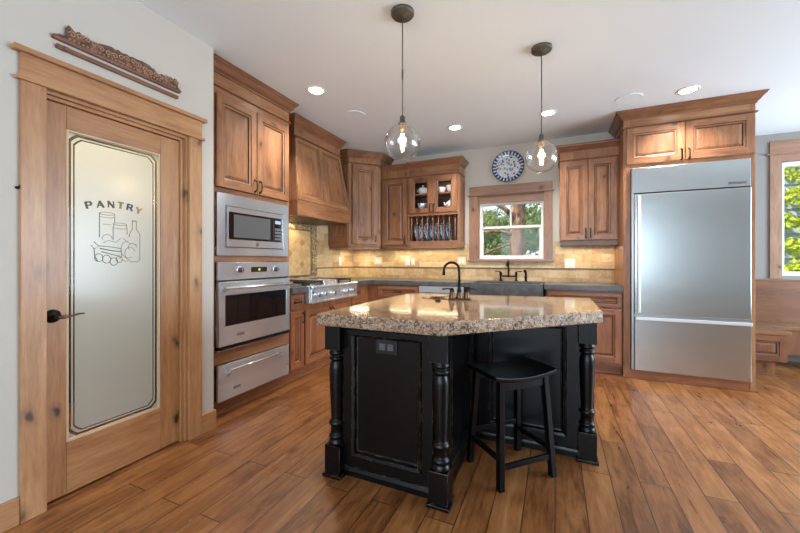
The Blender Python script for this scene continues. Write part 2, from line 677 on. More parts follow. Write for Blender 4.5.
# ------------------------------------------------------------------ mesh tools
class MB:
    def __init__(self):
        self.v, self.f, self.m, self.s, self.mats = [], [], [], [], []

    def mi(self, mat):
        if mat not in self.mats:
            self.mats.append(mat)
        return self.mats.index(mat)

    def add(self, vs, fs, mat, smooth=False):
        o = len(self.v)
        self.v += [tuple(p) for p in vs]
        k = self.mi(mat)
        for f in fs:
            self.f.append([i + o for i in f])
            self.m.append(k)
            self.s.append(smooth)
        return self

    def quad(self, a, b, c, d, mat):
        return self.add([a, b, c, d], [(0, 1, 2, 3)], mat)

    def box(self, x0, x1, y0, y1, z0, z1, mat, M=None):
        vs = [(x, y, z) for z in (z0, z1) for y in (y0, y1) for x in (x0, x1)]
        if M:
            vs = [M @ Vector(p) for p in vs]
        return self.add(vs, [(0, 2, 3, 1), (4, 5, 7, 6), (0, 1, 5, 4), (1, 3, 7, 5), (3, 2, 6, 7), (2, 0, 4, 6)], mat)

    def lathe(self, prof, mat, c=(0, 0, 0), n=24, axis='z', smooth=True):
        vs = []
        for (r, h) in prof:
            for i in range(n):
                a = 2 * pi * i / n
                u, w = r * cos(a), r * sin(a)
                p = {'z': (u, w, h), 'y': (u, h, w), 'x': (h, u, w)}[axis]
                vs.append((c[0] + p[0], c[1] + p[1], c[2] + p[2]))
        fs = []
        for j in range(len(prof) - 1):
            for i in range(n):
                k = (i + 1) % n
                q = (j * n + i, j * n + k, (j + 1) * n + k, (j + 1) * n + i)
                fs.append(q if axis != 'y' else q[::-1])
        self.add(vs, fs, mat, smooth)
        if prof[0][0] > 1e-4:
            self.add(vs[:n], [list(range(n))], mat)
        if prof[-1][0] > 1e-4:
            self.add(vs[-n:], [list(range(n))], mat)
        return self

    def tube(self, pts, r, mat, n=10, cap=True, smooth=True):
        pts = [Vector(p) for p in pts]
        rs = r if isinstance(r, (list, tuple)) else [r] * len(pts)
        vs = []
        up = None
        for i, p in enumerate(pts):
            d = (pts[min(i + 1, len(pts) - 1)] - pts[max(i - 1, 0)]).normalized()
            if up is None:
                up = d.orthogonal().normalized()
            else:
                up = (up - d * up.dot(d))
                up = up.normalized() if up.length > 1e-6 else d.orthogonal().normalized()
            w = d.cross(up)
            for k in range(n):
                a = 2 * pi * k / n
                vs.append(p + (up * cos(a) + w * sin(a)) * rs[i])
        fs = []
        for j in range(len(pts) - 1):
            for i in range(n):
                k = (i + 1) % n
                fs.append((j * n + i, j * n + k, (j + 1) * n + k, (j + 1) * n + i))
        self.add(vs, fs, mat, smooth)
        if cap:
            self.add(vs[:n], [list(range(n))[::-1]], mat)
            self.add(vs[-n:], [list(range(n))], mat)
        return self

    def prism(self, poly, z0, z1, mat, hole=None, M=None):
        """vertical prism over a polygon (counter-clockwise), with an optional hole"""
        if not hole:
            n = len(poly)
            vs = [Vector((x, y, z0)) for x, y in poly] + [Vector((x, y, z1)) for x, y in poly]
            if M:
                vs = [M @ p for p in vs]
            return self.add(vs, [list(range(n))[::-1], list(range(n, 2 * n))] + [(i, (i + 1) % n, n + (i + 1) % n, n + i) for i in range(n)], mat)
        bm = bmesh.new()
        loops = [poly, hole]
        eds = []
        for lp in loops:
            vv = [bm.verts.new((x, y, z0)) for x, y in lp]
            for i in range(len(vv)):
                eds.append(bm.edges.new((vv[i], vv[(i + 1) % len(vv)])))
        bmesh.ops.triangle_fill(bm, use_beauty=True, use_dissolve=False, edges=eds)
        r = bmesh.ops.extrude_face_region(bm, geom=bm.faces[:])
        for g in r['geom']:
            if isinstance(g, bmesh.types.BMVert):
                g.co.z = z1
        bmesh.ops.recalc_face_normals(bm, faces=bm.faces[:])
        bm.verts.index_update()
        vs = [v.co.copy() for v in bm.verts]
        fs = [[v.index for v in f.verts] for f in bm.faces]
        bm.free()
        if M:
            vs = [M @ p for p in vs]
        return self.add(vs, fs, mat)

    def sweep(self, path, z0, prof, mat, cap=True):
        """profile [(out, up)...] swept along an open polyline in plan; out is to the right of the path"""
        P = [Vector((p[0], p[1])) for p in path]
        n = len(P)
        dirs = [(P[i + 1] - P[i]).normalized() for i in range(n - 1)]
        vs = []
        for i in range(n):
            if i == 0:
                d = dirs[0]
                nr = Vector((d.y, -d.x))
                k = 1
            elif i == n - 1:
                d = dirs[-1]
                nr = Vector((d.y, -d.x))
                k = 1
            else:
                a, b = dirs[i - 1], dirs[i]
                na, nb = Vector((a.y, -a.x)), Vector((b.y, -b.x))
                nr = (na + nb).normalized()
                k = 1 / max(.2, nr.dot(na))
            for (o, u) in prof:
                q = P[i] + nr * (o * k)
                vs.append((q.x, q.y, z0 + u))
        m = len(prof)
        fs = []
        for i in range(n - 1):
            for j in range(m):
                k = (j + 1) % m
                fs.append((i * m + j, (i + 1) * m + j, (i + 1) * m + k, i * m + k))
        self.add(vs, fs, mat)
        if cap:
            self.add(vs[:m], [list(range(m))], mat)
            self.add(vs[-m:], [list(range(m))[::-1]], mat)
        return self

    def sphere(self, c, r, mat, n=16, sz=1.0):
        prof = [(max(1e-5, r * sin(pi * i / n)), -r * cos(pi * i / n) * sz) for i in range(n + 1)]
        return self.lathe(prof, mat, c, n * 2)

    def build(self, name, parent=None, bevel=0.0, loc=None, rot=None, fix=True):
        me = bpy.data.meshes.new(name)
        me.from_pydata(self.v, [], self.f)
        for m in self.mats:
            me.materials.append(m)
        me.polygons.foreach_set('material_index', self.m)
        me.polygons.foreach_set('use_smooth', self.s)
        me.update()
        if fix:
            bm = bmesh.new()
            bm.from_mesh(me)
            bmesh.ops.remove_doubles(bm, verts=bm.verts[:], dist=1e-5)
            bmesh.ops.recalc_face_normals(bm, faces=bm.faces[:])
            bm.to_mesh(me)
            bm.free()
        o = bpy.data.objects.new(name, me)
        COL.objects.link(o)
        if parent:
            o.parent = parent
        if loc:
            o.location = loc
        if rot:
            o.rotation_euler = rot
        if bevel:
            b = o.modifiers.new('edge', 'BEVEL')
            b.width = bevel
            b.segments = 2
            b.limit_method = 'ANGLE'
            b.angle_limit = RAD(40)
            b.harden_normals = False
        return o


def tag(o, label, cat, group=None, kind=None):
    o['label'] = label
    o['category'] = cat
    if group:
        o['group'] = group
    if kind:
        o['kind'] = kind
    return o


def thing(name, label, cat, loc=(0, 0, 0), rz=0.0, group=None):
    o = bpy.data.objects.new(name, None)
    o.empty_display_size = .05
    COL.objects.link(o)
    o.location = loc
    o.rotation_euler = (0, 0, rz)
    return tag(o, label, cat, group)


def struct(o, label=None, cat=None):
    o['kind'] = 'structure'
    if label:
        o['label'] = label
        o['category'] = cat
    return o


def text_mesh(txt, size, mat, parent, name, M, depth=.0006):
    """flat raised lettering, laid out in x/z by matrix M"""
    cu = bpy.data.curves.new(name, 'FONT')
    cu.body = txt
    cu.size = size
    cu.extrude = depth
    cu.align_x = 'CENTER'
    cu.align_y = 'CENTER'
    tmp = bpy.data.objects.new('lettering_source', cu)
    COL.objects.link(tmp)
    bpy.context.view_layer.update()
    me = bpy.data.meshes.new_from_object(tmp.evaluated_get(bpy.context.evaluated_depsgraph_get()))
    bpy.data.objects.remove(tmp)
    bpy.data.curves.remove(cu)
    me.transform(M)
    me.materials.clear()
    me.materials.append(mat)
    o = bpy.data.objects.new(name, me)
    COL.objects.link(o)
    o.parent = parent
    return o


FRONT = Matrix.Rotation(pi / 2, 4, 'X')      # text lying in x/y -> standing in x/z, facing -y


# ---- cabinet pieces (local frame: x across, y into the cabinet, front of the face frame at y=0)
def bar_handle(parent, x, z, vertical=True, y=-.022, L=.10, mat=None, name='handle'):
    mb = MB()
    mat = mat or BRONZE
    h = L / 2
    pts = []
    for i in range(11):
        a = -1 + 2 * i / 10
        out = .026 * (1 - abs(a) ** 6) + .002
        pts.append((a * h, out))
    P = [((x, y - o, z + s) if vertical else (x + s, y - o, z)) for s, o in pts]
    mb.tube(P, [.0065 if abs(i - 5) > 3 else .0048 for i in range(11)], mat, 8)
    for s in (-h, h):
        c = (x, y, z + s) if vertical else (x + s, y, z)
        mb.lathe([(.009, 0), (.009, -.004), (.005, -.006)], mat, c, 10, 'y')
    return mb.build(name, parent)


def door_front(parent, x0, x1, z0, z1, stile=.058, y=-.022, mv=None, mh=None, handle=None, name='door', glass=False, fmap=None, rail=None):
    mv = mv or WV
    mh = mh or WH
    F = fmap or (lambda a, b, c: (a, b, c))
    s = stile
    rl = rail or stile
    if (x1 - x0) < 2.6 * s:
        s = (x1 - x0) * .26
    if (z1 - z0) < 2.6 * rl:
        rl = (z1 - z0) * .27
    t = -.001
    mb = MB()

    def ring(ix, iz, yy):
        return [F(x0 + ix, yy, z0 + iz), F(x1 - ix, yy, z0 + iz), F(x1 - ix, yy, z1 - iz), F(x0 + ix, yy, z1 - iz)]

    def strip(r0, r1, mat_v, mat_h=None):
        for i in range(4):
            j = (i + 1) % 4
            mb.quad(r0[i], r0[j], r1[j], r1[i], (mat_h or mat_v) if i % 2 == 0 else mat_v)

    e = .003
    strip(ring(0, 0, t), ring(0, 0, y + e), mv)
    strip(ring(0, 0, y + e), ring(e, e, y), mv)
    # butt-jointed stiles and rails
    xa, xb, xc, xd = x0 + e, x0 + s, x1 - s, x1 - e
    za, zb, zc, zd = z0 + e, z0 + rl, z1 - rl, z1 - e
    q = lambda a, b, c, d, m: mb.quad(F(a, y, c), F(b, y, c), F(b, y, d), F(a, y, d), m)
    q(xa, xb, za, zd, mv)
    q(xc, xd, za, zd, mv)
    q(xb, xc, za, zb, mh)
    q(xb, xc, zc, zd, mh)
    d1, d2 = .007, .019
    strip(ring(s, rl, y), ring(s + .005, rl + .005, y + .005), WGLAZE)
    strip(ring(s + .005, rl + .005, y + .005), ring(s + d2, rl + d2, y + .009), mv, mh)
    strip(ring(s + d2, rl + d2, y + .009), ring(s + d2, rl + d2, y + .017), WGLAZE)
    if glass:
        strip(ring(s + d2, rl + d2, y + .017), ring(s + d2, rl + d2, t), mv)
        strip(ring(s + d2, rl + d2, t), ring(0, 0, t), mv)
    dr = mb.build(name, parent, fix=False)
    pm = MB()
    if glass:
        g = ring(s + d2 - .003, rl + d2 - .003, y + .012)
        pm.quad(*g, GLASS)
        pm.build('glass_pane', dr)
    else:
        k = s + d2
        kz = rl + d2
        w = min(x1 - x0 - 2 * k, z1 - z0 - 2 * kz)
        bv = min(.026, w * .22)
        mb = pm
        strip(ring(k, kz, y + .016), ring(k + .007, kz + .007, y + .016), WGLAZE)
        strip(ring(k + .007, kz + .007, y + .016), ring(k + bv, kz + bv, y + .009), mv if z1 - z0 > .25 else mh)
        r = ring(k + bv, kz + bv, y + .009)
        pm.quad(*r, mv if z1 - z0 > .25 else mh)
        pm.build('panel', dr, fix=False)
    if handle:
        hx, hz, vert = handle
        bar_handle(dr, hx, hz, vert, y)
    return dr


CROWN = [(0, 0), (.012, 0), (.014, .012), (.022, .018), (.036, .030), (.052, .052), (.066, .066), (.076, .070), (.078, .082), (.088, .084), (.088, .095), (0, .095)]
BEAD = [(0, 0), (.010, 0), (.016, .005), (.016, .011), (.010, .016), (0, .016)]


def crown(parent, path, z0, height=.095, mat=None):
    k = height / .095
    mb = MB()
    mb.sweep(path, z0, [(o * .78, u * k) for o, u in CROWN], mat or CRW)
    return mb.build('crown_moulding', parent, .0012)


def bead(parent, path, z0, mat=None, name='bead_moulding'):
    mb = MB()
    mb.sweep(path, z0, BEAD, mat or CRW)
    return mb.build(name, parent)


# ================================================================== STRUCTURE
def shell(name, boxes, mat, bevel=0):
    mb = MB()
    for b in boxes:
        mb.box(*b, mat)
    return struct(mb.build(name, bevel=bevel, fix=False))


YB = 4.88      # kitchen back wall
XL = -3.0      # kitchen left wall
XP = -2.28     # pantry wall face
YN = 5.77      # nook back wall
shell('floor', [(-4.0, 5.1, -4.1, 5.9, -.06, 0)], FLOORM)
shell('ceiling', [(-4.0, 5.1, -4.1, 5.9, CEIL, CEIL + .1)], CEILP)
DY0, DY1, DZ = .848, 1.592, 2.061
shell('wall_left', [(XP - .10, XP, -4.1, DY0, 0, CEIL), (XP - .10, XP, DY1, 1.785, 0, CEIL), (XP - .10, XP, DY0, DY1, DZ, CEIL),
                    (XL - .1, XP - .10, 1.74, 1.785, 0, CEIL)], WALLP)
shell('wall_left_kitchen', [(XL - .1, XL, 1.785, YB + .12, 0, CEIL)], WALLP)
WX0, WX1, WZ0, WZ1 = -.977, -.124, 1.235, 2.112
shell('wall_back', [(XL, WX0, YB, YB + .12, 0, CEIL), (WX1, 1.72, YB, YB + .12, 0, CEIL), (WX0, WX1, YB, YB + .12, 0, WZ0), (WX0, WX1, YB, YB + .12, WZ1, CEIL)], WALLP)
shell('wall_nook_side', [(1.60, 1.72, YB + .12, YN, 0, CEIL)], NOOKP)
NX0, NX1, NZ0, NZ1 = 2.515, 3.95, 1.035, 2.42
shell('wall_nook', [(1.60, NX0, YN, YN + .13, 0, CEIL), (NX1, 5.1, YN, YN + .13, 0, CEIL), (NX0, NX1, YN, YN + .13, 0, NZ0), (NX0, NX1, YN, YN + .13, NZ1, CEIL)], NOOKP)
shell('wall_right', [(5.0, 5.1, -4.1, 1.6, 0, CEIL), (5.0, 5.1, 5.0, YN, 0, CEIL), (5.0, 5.1, 1.6, 5.0, 0, .45), (5.0, 5.1, 1.6, 5.0, 2.4, CEIL)], WALLP)
shell('wall_rear', [(XP, -1.95, -4.1, -4.0, 0, CEIL), (.05, .50, -4.1, -4.0, 0, CEIL), (1.9, 5.0, -4.1, -4.0, 0, CEIL), (-1.95, .05, -4.1, -4.0, 0, .45),
                    (-1.95, .05, -4.1, -4.0, 2.42, CEIL), (.50, 1.9, -4.1, -4.0, 0, .45), (.50, 1.9, -4.1, -4.0, 2.42, CEIL)], WALLP)
# pantry closet behind the door
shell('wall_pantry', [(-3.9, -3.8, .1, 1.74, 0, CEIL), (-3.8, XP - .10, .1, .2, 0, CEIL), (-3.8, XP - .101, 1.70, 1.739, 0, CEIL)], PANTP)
# windows behind the camera and on the right: simple frames
for nm, bxs in (('window_3', [(-1.95, .05)]), ('window_4', [(.50, 1.9)])):
    for a, b in bxs:
        m = (a + b) / 2
        shell(nm, [(a, a + .06, -4.08, -4.0, .45, 2.42), (b - .06, b, -4.08, -4.0, .45, 2.42), (m - .03, m + .03, -4.08, -4.0, .45, 2.42),
                   (a, b, -4.08, -4.0, .45, .51), (a, b, -4.08, -4.0, 2.36, 2.42)], WHITE)
shell('window_5', [(5.0, 5.08, 1.6, 1.66, .45, 2.4), (5.0, 5.08, 4.94, 5.0, .45, 2.4), (5.0, 5.08, 3.27, 3.33, .45, 2.4), (5.0, 5.08, 1.6, 5.0, .45, .51), (5.0, 5.08, 1.6, 5.0, 2.34, 2.4)], WHITE)
# baseboards
shell('baseboard_left', [(XP, XP + .016, -4.0, .768, 0, .125), (XP, XP + .016, 1.682, 1.785, 0, .13), (XP - .05, XP + .016, 1.785, 1.797, 0, .13)], TH, .002)

# ------------------------------------------------------------------ pantry door casing
XC = -2.26
mb = MB()
mb.box(XP, XC, .770, .862, 0, 2.06, TV)
struct(mb.build('trim_1', bevel=.002))
mb = MB()
mb.box(XP, XC, 1.590, 1.681, 0, 2.06, TV)
struct(mb.build('trim_2', bevel=.002))
mb = MB()
mb.box(XP, XC + .012, .752, 1.697, 2.06, 2.077, TH)      # fillet under the head
mb.box(XP, XC, .770, 1.681, 2.077, 2.188, TH)
mb.box(XP, XC + .022, .742, 1.707, 2.188, 2.212, TH)
struct(mb.build('trim_3', bevel=.002))
mb = MB()   # jambs with stops
mb.box(XP - .10, XP + .001, .848, .863, 0, 2.06, TV)
mb.box(XP - .10, XP + .001, 1.572, 1.592, 0, 2.06, TV)
mb.box(XP - .10, XP - .018, 1.553, 1.572, 0, 2.040, TV)
mb.box(XP - .10, XP + .001, .863, 1.572, 2.042, 2.06, TH)
mb.box(XP - .10, XP - .016, .863, 1.553, 2.024, 2.042, TH)
struct(mb.build('trim_4', bevel=.002))

# ------------------------------------------------------------------ pantry door (door_1)
XD = -2.312
mb = MB()
mb.box(XD - .035, XD, .866, .958, .012, 2.020, DSV)
mb.box(XD - .035, XD, 1.430, 1.550, .012, 2.020, DSV)
mb.box(XD - .035, XD, .958, 1.430, .012, .277, DSH)
mb.box(XD - .035, XD, .958, 1.430, 1.902, 2.020, DSH)
door = struct(mb.build('door_1', bevel=.0025), 'knotty wood pantry door with an etched glass panel', 'door')
# clear pane, etched film with clear border lines
GB = flat('pale_glazing_bead', RGB(206, 180, 150), .4)
GY0, GY1, GZ0, GZ1 = .958, 1.430, .277, 1.902
mb = MB()
mb.box(XD - .022, XD - .017, GY0, GY1, GZ0, GZ1, GLASS)
mb.build('glass_pane', door)
mb = MB()
for (y0, y1, z0, z1) in ((GY0, GY0 + .010, GZ0, GZ1), (GY1 - .010, GY1, GZ0, GZ1), (GY0 + .01, GY1 - .01, GZ0, GZ0 + .010), (GY0 + .01, GY1 - .01, GZ1 - .010, GZ1)):
    mb.box(XD - .016, XD - .004, y0, y1, z0, z1, GB)
mb.build('glazing_bead', door, .001)


def border(inset, cut):
    """notched-corner border outline, counter-clockwise in (y, z)"""
    a, b, c, d = GY0 + .010 + inset, GY1 - .010 - inset, GZ0 + .010 + inset, GZ1 - .010 - inset
    k = cut
    return [(a + k, c), (b - k, c), (b - k * .45, c + k * .45), (b, c + k), (b, d - k), (b - k * .45, d - k * .45), (b - k, d), (a + k, d), (a + k * .45, d - k * .45), (a, d - k), (a, c + k), (a + k * .45, c + k * .45)]


TOYZ = Matrix(((0, 0, 1, 0), (1, 0, 0, 0), (0, 1, 0, 0), (0, 0, 0, 1)))    # (a, b, h) -> x=h, y=a, z=b
outer = [(GY0 + .010, GZ0 + .010), (GY1 - .010, GZ0 + .010), (GY1 - .010, GZ1 - .010), (GY0 + .010, GZ1 - .010)]
mb = MB()
mb.prism(outer, XD - .0165, XD - .0155, FROST, border(.003, .034), TOYZ)
mb.prism(border(.015, .030), XD - .0165, XD - .0155, FROST, border(.023, .034), TOYZ)
mb.prism(border(.030, .032), XD - .0165, XD - .0155, FROST, None, TOYZ)
mb.build('etched_film', door)
# line drawing etched into the glass
mb = MB()
XE = XD - .0148


def ln(pts, w=.0013, mat=None):
    mb.tube([(XE, a, b) for a, b in pts], w, mat or ETCHLINE, 5)


def arc(cy, cz, ry, rz_, a0, a1, n=14):
    return [(cy + ry * cos(RAD(a0 + (a1 - a0) * i / n)), cz + rz_ * sin(RAD(a0 + (a1 - a0) * i / n))) for i in range(n + 1)]


ln(arc(1.145, 1.486, .037, .008, 0, 360, 20))
ln(arc(1.145, 1.470, .037, .007, 180, 360))
ln([(1.108, 1.486), (1.108, 1.350)], .0018)
ln([(1.182, 1.486), (1.182, 1.436)], .0015)
ln([(1.125, 1.425), (1.165, 1.427)], .0012)
ln(arc(1.21, 1.432, .034, .007, 0, 360, 20))
ln([(1.176, 1.432), (1.178, 1.418), (1.174, 1.41), (1.174, 1.338)], .0016)
ln([(1.244, 1.432), (1.242, 1.418), (1.246, 1.41), (1.246, 1.375)], .0014)
ln(arc(1.21, 1.412, .036, .007, 180, 360))
ln([(1.274, 1.458), (1.274, 1.407), (1.262, 1.388), (1.256, 1.36)], .0016)
ln([(1.296, 1.458), (1.296, 1.407), (1.308, 1.395), (1.316, 1.375), (1.316, 1.225), (1.300, 1.212), (1.262, 1.212)], .0015)
ln(arc(1.285, 1.459, .011, .003, 0, 360, 12))
ln(arc(1.145, 1.346, .024, .022, -10, 200))
ln([(1.125, 1.318), (1.150, 1.335), (1.190, 1.325), (1.212, 1.350)], .0014)
ln([(1.068, 1.305), (1.085, 1.285), (1.105, 1.300), (1.082, 1.325)], .0018)
ln([(1.105, 1.302), (1.150, 1.300), (1.215, 1.290)], .0022)
ln([(1.110, 1.288), (1.160, 1.278), (1.212, 1.272)], .0028)
ln([(1.118, 1.270), (1.165, 1.256), (1.208, 1.246)], .0024)
ln(arc(1.105, 1.236, .020, .022, 0, 360, 18), .0019)
ln(arc(1.142, 1.228, .020, .023, 0, 360, 18), .0019)
ln(arc(1.178, 1.214, .019, .022, 0, 360, 18), .0019)
ln(arc(1.205, 1.226, .016, .018, 0, 360, 18), .0016)
ln([(1.082, 1.290), (1.086, 1.245), (1.100, 1.216)], .0022)
ln(arc(1.25, 1.285, .036, .05, 90, 300), .0013)
ln(arc(1.262, 1.262, .028, .038, 20, 260), .0012)
ln(arc(1.275, 1.300, .022, .022, 0, 220), .0012)
ln([(1.215, 1.290), (1.218, 1.246), (1.205, 1.232)], .0018)
ln([(1.225, 1.350), (1.258, 1.322), (1.300, 1.318)], .0012)
ln([(1.218, 1.225), (1.240, 1.215), (1.262, 1.222)], .0012)
mb.build('etched_still_life', door)
# the word PANTRY on an arch, each letter drawn in broad strokes
GLY = {'P': [((0, 0), (0, 1), 1.0), ((0, 1), (.62, .98), .7), ((.62, .98), (.72, .75), .8), ((.72, .75), (.6, .5), .8), ((.6, .5), (0, .48), .6)],
       'A': [((0, 0), (.42, 1), .6), ((.42, 1), (.86, 0), 1.0), ((.18, .34), (.68, .34), .55)],
       'N': [((0, 0), (0, 1), .6), ((0, 1), (.75, 0), 1.0), ((.75, 0), (.75, 1), .6)],
       'T': [((0, 1), (.8, 1), .7), ((.4, 1), (.4, 0), 1.0)],
       'R': [((0, 0), (0, 1), 1.0), ((0, 1), (.6, .98), .7), ((.6, .98), (.7, .75), .8), ((.7, .75), (.58, .52), .8), ((.58, .52), (0, .5), .6), ((.38, .5), (.78, 0), 1.0)],
       'Y': [((0, 1), (.4, .45), .9), ((.8, 1), (.4, .45), .6), ((.4, .45), (.4, 0), 1.0)]}
mb = MB()
LETCOL = [ETCHLET, ETCHLET, ETCHLET, flat('olive_letter', RGB(142, 122, 60), .4), flat('blue_letter', RGB(62, 84, 104), .4), flat('gold_letter', RGB(168, 140, 78), .4)]
for ch, cy, cz, tilt, mt in zip('PANTRY', (1.061, 1.110, 1.164, 1.212, 1.262, 1.309), (1.523, 1.534, 1.541, 1.542, 1.537, 1.524), (14, 8, 3, -3, -9, -15), LETCOL):
    H, W_ = .034, .034
    ca, sa = cos(RAD(tilt)), sin(RAD(tilt))
    for (p, q, wt) in GLY[ch]:
        a = Vector(((p[0] - .4) * W_, (p[1] - .5) * H))
        b = Vector(((q[0] - .4) * W_, (q[1] - .5) * H))
        d = (b - a).normalized()
        nrm = Vector((-d.y, d.x)) * (.0058 * wt)
        quad = [a + nrm - d * .002, a - nrm - d * .002, b - nrm + d * .002, b + nrm + d * .002]
        pts = [(cy + v.x * ca - v.y * sa, cz + v.x * sa + v.y * ca) for v in quad]
        vs = [(XE, y, z) for y, z in pts] + [(XE + .0006, y, z) for y, z in pts]
        mb.add(vs, [(0, 1, 2, 3), (7, 6, 5, 4), (0, 4, 5, 1), (1, 5, 6, 2), (2, 6, 7, 3), (3, 7, 4, 0)], mt)
mb.build('pantry_lettering', door)
# lever handle
mb = MB()
prof = [(.001, .012), (.018, .011), (.026, .007), (.030, .002), (.030, 0)]
ROS = Matrix.Translation((XD, .902, .940))
vs0 = len(mb.v)
mb.lathe([(.034, 0), (.034, .003), (.029, .008), (.016, .012), (.011, .016)], BRONZE, (XD, .902, .940), 22, 'x')
mb.tube([(XD + .014, .902, .940), (XD + .045, .902, .938), (XD + .052, .912, .936)], [.010, .010, .009], BRONZE, 10)
mb.tube([(XD + .050, .906, .937), (XD + .054, .930, .934), (XD + .052, .960, .938), (XD + .050, .990, .944), (XD + .046, 1.012, .942)], [.009, .0075, .0055, .0045, .004], COPPER, 10)
mb.build('lever_handle', door)

# things inside the pantry, seen through the clear lines
sh = thing('pantry_shelving', 'white wire shelving glimpsed through the clear lines of the pantry door', 'shelving', (-3.0, .2, 0))
for z in (.45, .85, 1.22, 1.55, 1.88):
    mb = MB()
    for k in range(7):
        mb.box(-.58, .50, .01 + k * .04, .018 + k * .04, z, z + .008, WHITE)
    for k in range(4):
        mb.box(-.58 + k * .357, -.572 + k * .357, .01, .26, z - .006, z, WHITE)
    mb.build('wire_shelf', sh)
for x in (-.585, .50):
    MB().box(x, x + .012, .008, .27, .02, 2.1, WHITE).build('upright', sh)
cols = [(176, 142, 60), (58, 70, 84), (96, 128, 70), (150, 62, 44), (190, 176, 140), (70, 88, 120), (200, 168, 60), (60, 48, 40), (128, 96, 60), (48, 88, 70)]
for i, (x, z, w, h, c) in enumerate([(-.25, .45, .2, .28, 3), (.1, .45, .22, .22, 7), (-.1, .85, .18, .25, 1), (.2, .85, .2, .2, 6), (-.3, 1.22, .18, .24, 9), (.05, 1.22, .16, .22, 0), (.3, 1.22, .15, .2, 5),
                                     (-.1, 1.55, .2, .22, 2), (.25, 1.55, .18, .24, 8)]):
    mt = flat('grocery_box', RGB(*cols[c]), .6)
    b = MB().box(-w / 2, w / 2, -.06, .06, 0, h, mt).box(-w / 2 + .02, w / 2 - .02, .0601, .061, h * .3, h * .7, PLASTIC).build('grocery_box', loc=(-3.0 + x, .2 + .12, z + .0085), bevel=.002)
    tag(b, 'grocery box on the pantry shelving, blurred behind the etched glass', 'box', 'groceries in the pantry')
light('pantry_lamp', 'POINT', (-2.80, .75, 2.62), 56, (1, .88, .62), size=.12)

# ------------------------------------------------------------------ carved ornament over the door
CARVEHI = flat('worn_carving_relief', RGB(172, 132, 106), .5)
orn = thing('carved_wall_ornament', 'long carved dark wooden crest hung above the pantry door', 'wall decoration', (XP, 0, 2.28))
mb = MB()
mb.box(.002, .022, .898, 1.512, .000, .020, CARVEPLAIN)
mb.lathe([(.0135, -.010), (.0135, .010)], CARVEPLAIN, (.0145, .935, .010), 14, 'y')
mb.build('lower_rail', orn, .002)
mb = MB()
top = [(.900, .066), (.905, .072), (.935, .070), (.938, .120), (.944, .135), (.953, .130), (.962, .122), (.972, .113), (.980, .122), (.988, .126), (1.00, .118), (1.011, .120), (1.022, .110), (1.038, .112),
       (1.052, .104), (1.064, .112), (1.082, .118), (1.098, .123), (1.118, .128), (1.135, .130), (1.15, .124), (1.166, .131), (1.185, .124), (1.205, .130), (1.222, .123), (1.238, .130), (1.262, .128),
       (1.289, .133), (1.312, .131), (1.333, .128), (1.345, .118), (1.356, .122), (1.372, .106), (1.388, .100), (1.404, .112), (1.42, .104), (1.436, .110), (1.450, .118), (1.461, .120), (1.474, .113),
       (1.486, .123), (1.498, .121), (1.506, .112), (1.507, .078), (1.524, .060), (1.533, .054), (1.525, .046), (.885, .044), (.884, .060)]
mb.prism(top[::-1], .002, .022, CARVE, None, TOYZ)
rnd = random.Random(3)
for k in range(18):            # scroll relief
    cy = .958 + k * .0315
    cz = .094 + .010 * sin(k * .9)
    if 1.37 < cy < 1.43:
        cz -= .010
    sgn = 1 if k % 2 else -1
    mb.tube([(.024, cy + sgn * (.016 - .0011 * j) * cos(j * .62), cz + (.015 - .001 * j) * sin(j * .62)) for j in range(13)], .0036, CARVEHI, 6)
for k in range(30):
    mb.sphere((.0225, .948 + k * .0186, .066), .0048, CARVEHI, 6)
mb.build('carved_crest', orn)
mb = MB()
mb.box(.001, .024, .888, 1.524, .042, .056, CARVEPLAIN)
mb.build('ledge', orn, .002)

hk = MB()
hk.lathe([(.007, 0), (.007, .004), (.004, .006)], BRONZE, (0, 0, 0), 12, 'x')
hk.tube([(.004, 0, 0), (.022, 0, 0), (.026, 0, .010)], .003, BRONZE, 8)
tag(hk.build('wall_hook', loc=(XP, .764, 1.558)), 'tiny black hook on the wall left of the pantry door', 'hook')

# ================================================================== LEFT RUN (faces +x)
RL = RAD(90)
# ---- tall oven cabinet: local x = world y - 1.88
tc = thing('tall_oven_cabinet', 'tall wooden cabinet housing the microwave, oven and warming drawer', 'cabinet', (-2.392, 1.86, 0), RL)
TW = .845
mb = MB()
mb.box(-.026, .022, 0, .60, .10, 2.70, WV)
mb.box(TW - .022, TW, 0, .60, .10, 2.70, WV)
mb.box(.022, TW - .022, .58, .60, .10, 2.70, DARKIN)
mb.box(.022, TW - .022, 0, .58, 2.50, 2.70, WH)
mb.box(.022, TW - .022, .03, .58, 1.79, 2.50, WV)
for a, b in ((.10, .116), (.408, .510), (1.21, 1.254), (1.752, 1.79)):
    mb.box(.022, TW - .022, 0, .58, a, b, WH)
mb.build('carcass', tc, .0015)
MB().box(-.026, TW, .05, .07, 0, .10, BH).build('toe_kick', tc)
MB().box(-.026, TW, .035, .05, 0, .022, BH).build('shoe_moulding', tc, .002)
door_front(tc, .024, .419, 1.795, 2.512, handle=(.395, 1.862, True))
door_front(tc, .425, .822, 1.795, 2.512, handle=(.450, 1.862, True))
bead(tc, [(-.026, 0), (TW, 0), (TW, .3)], 2.566)
crown(tc, [(-.026, 0), (TW, 0), (TW, .3)], 2.672, .096)

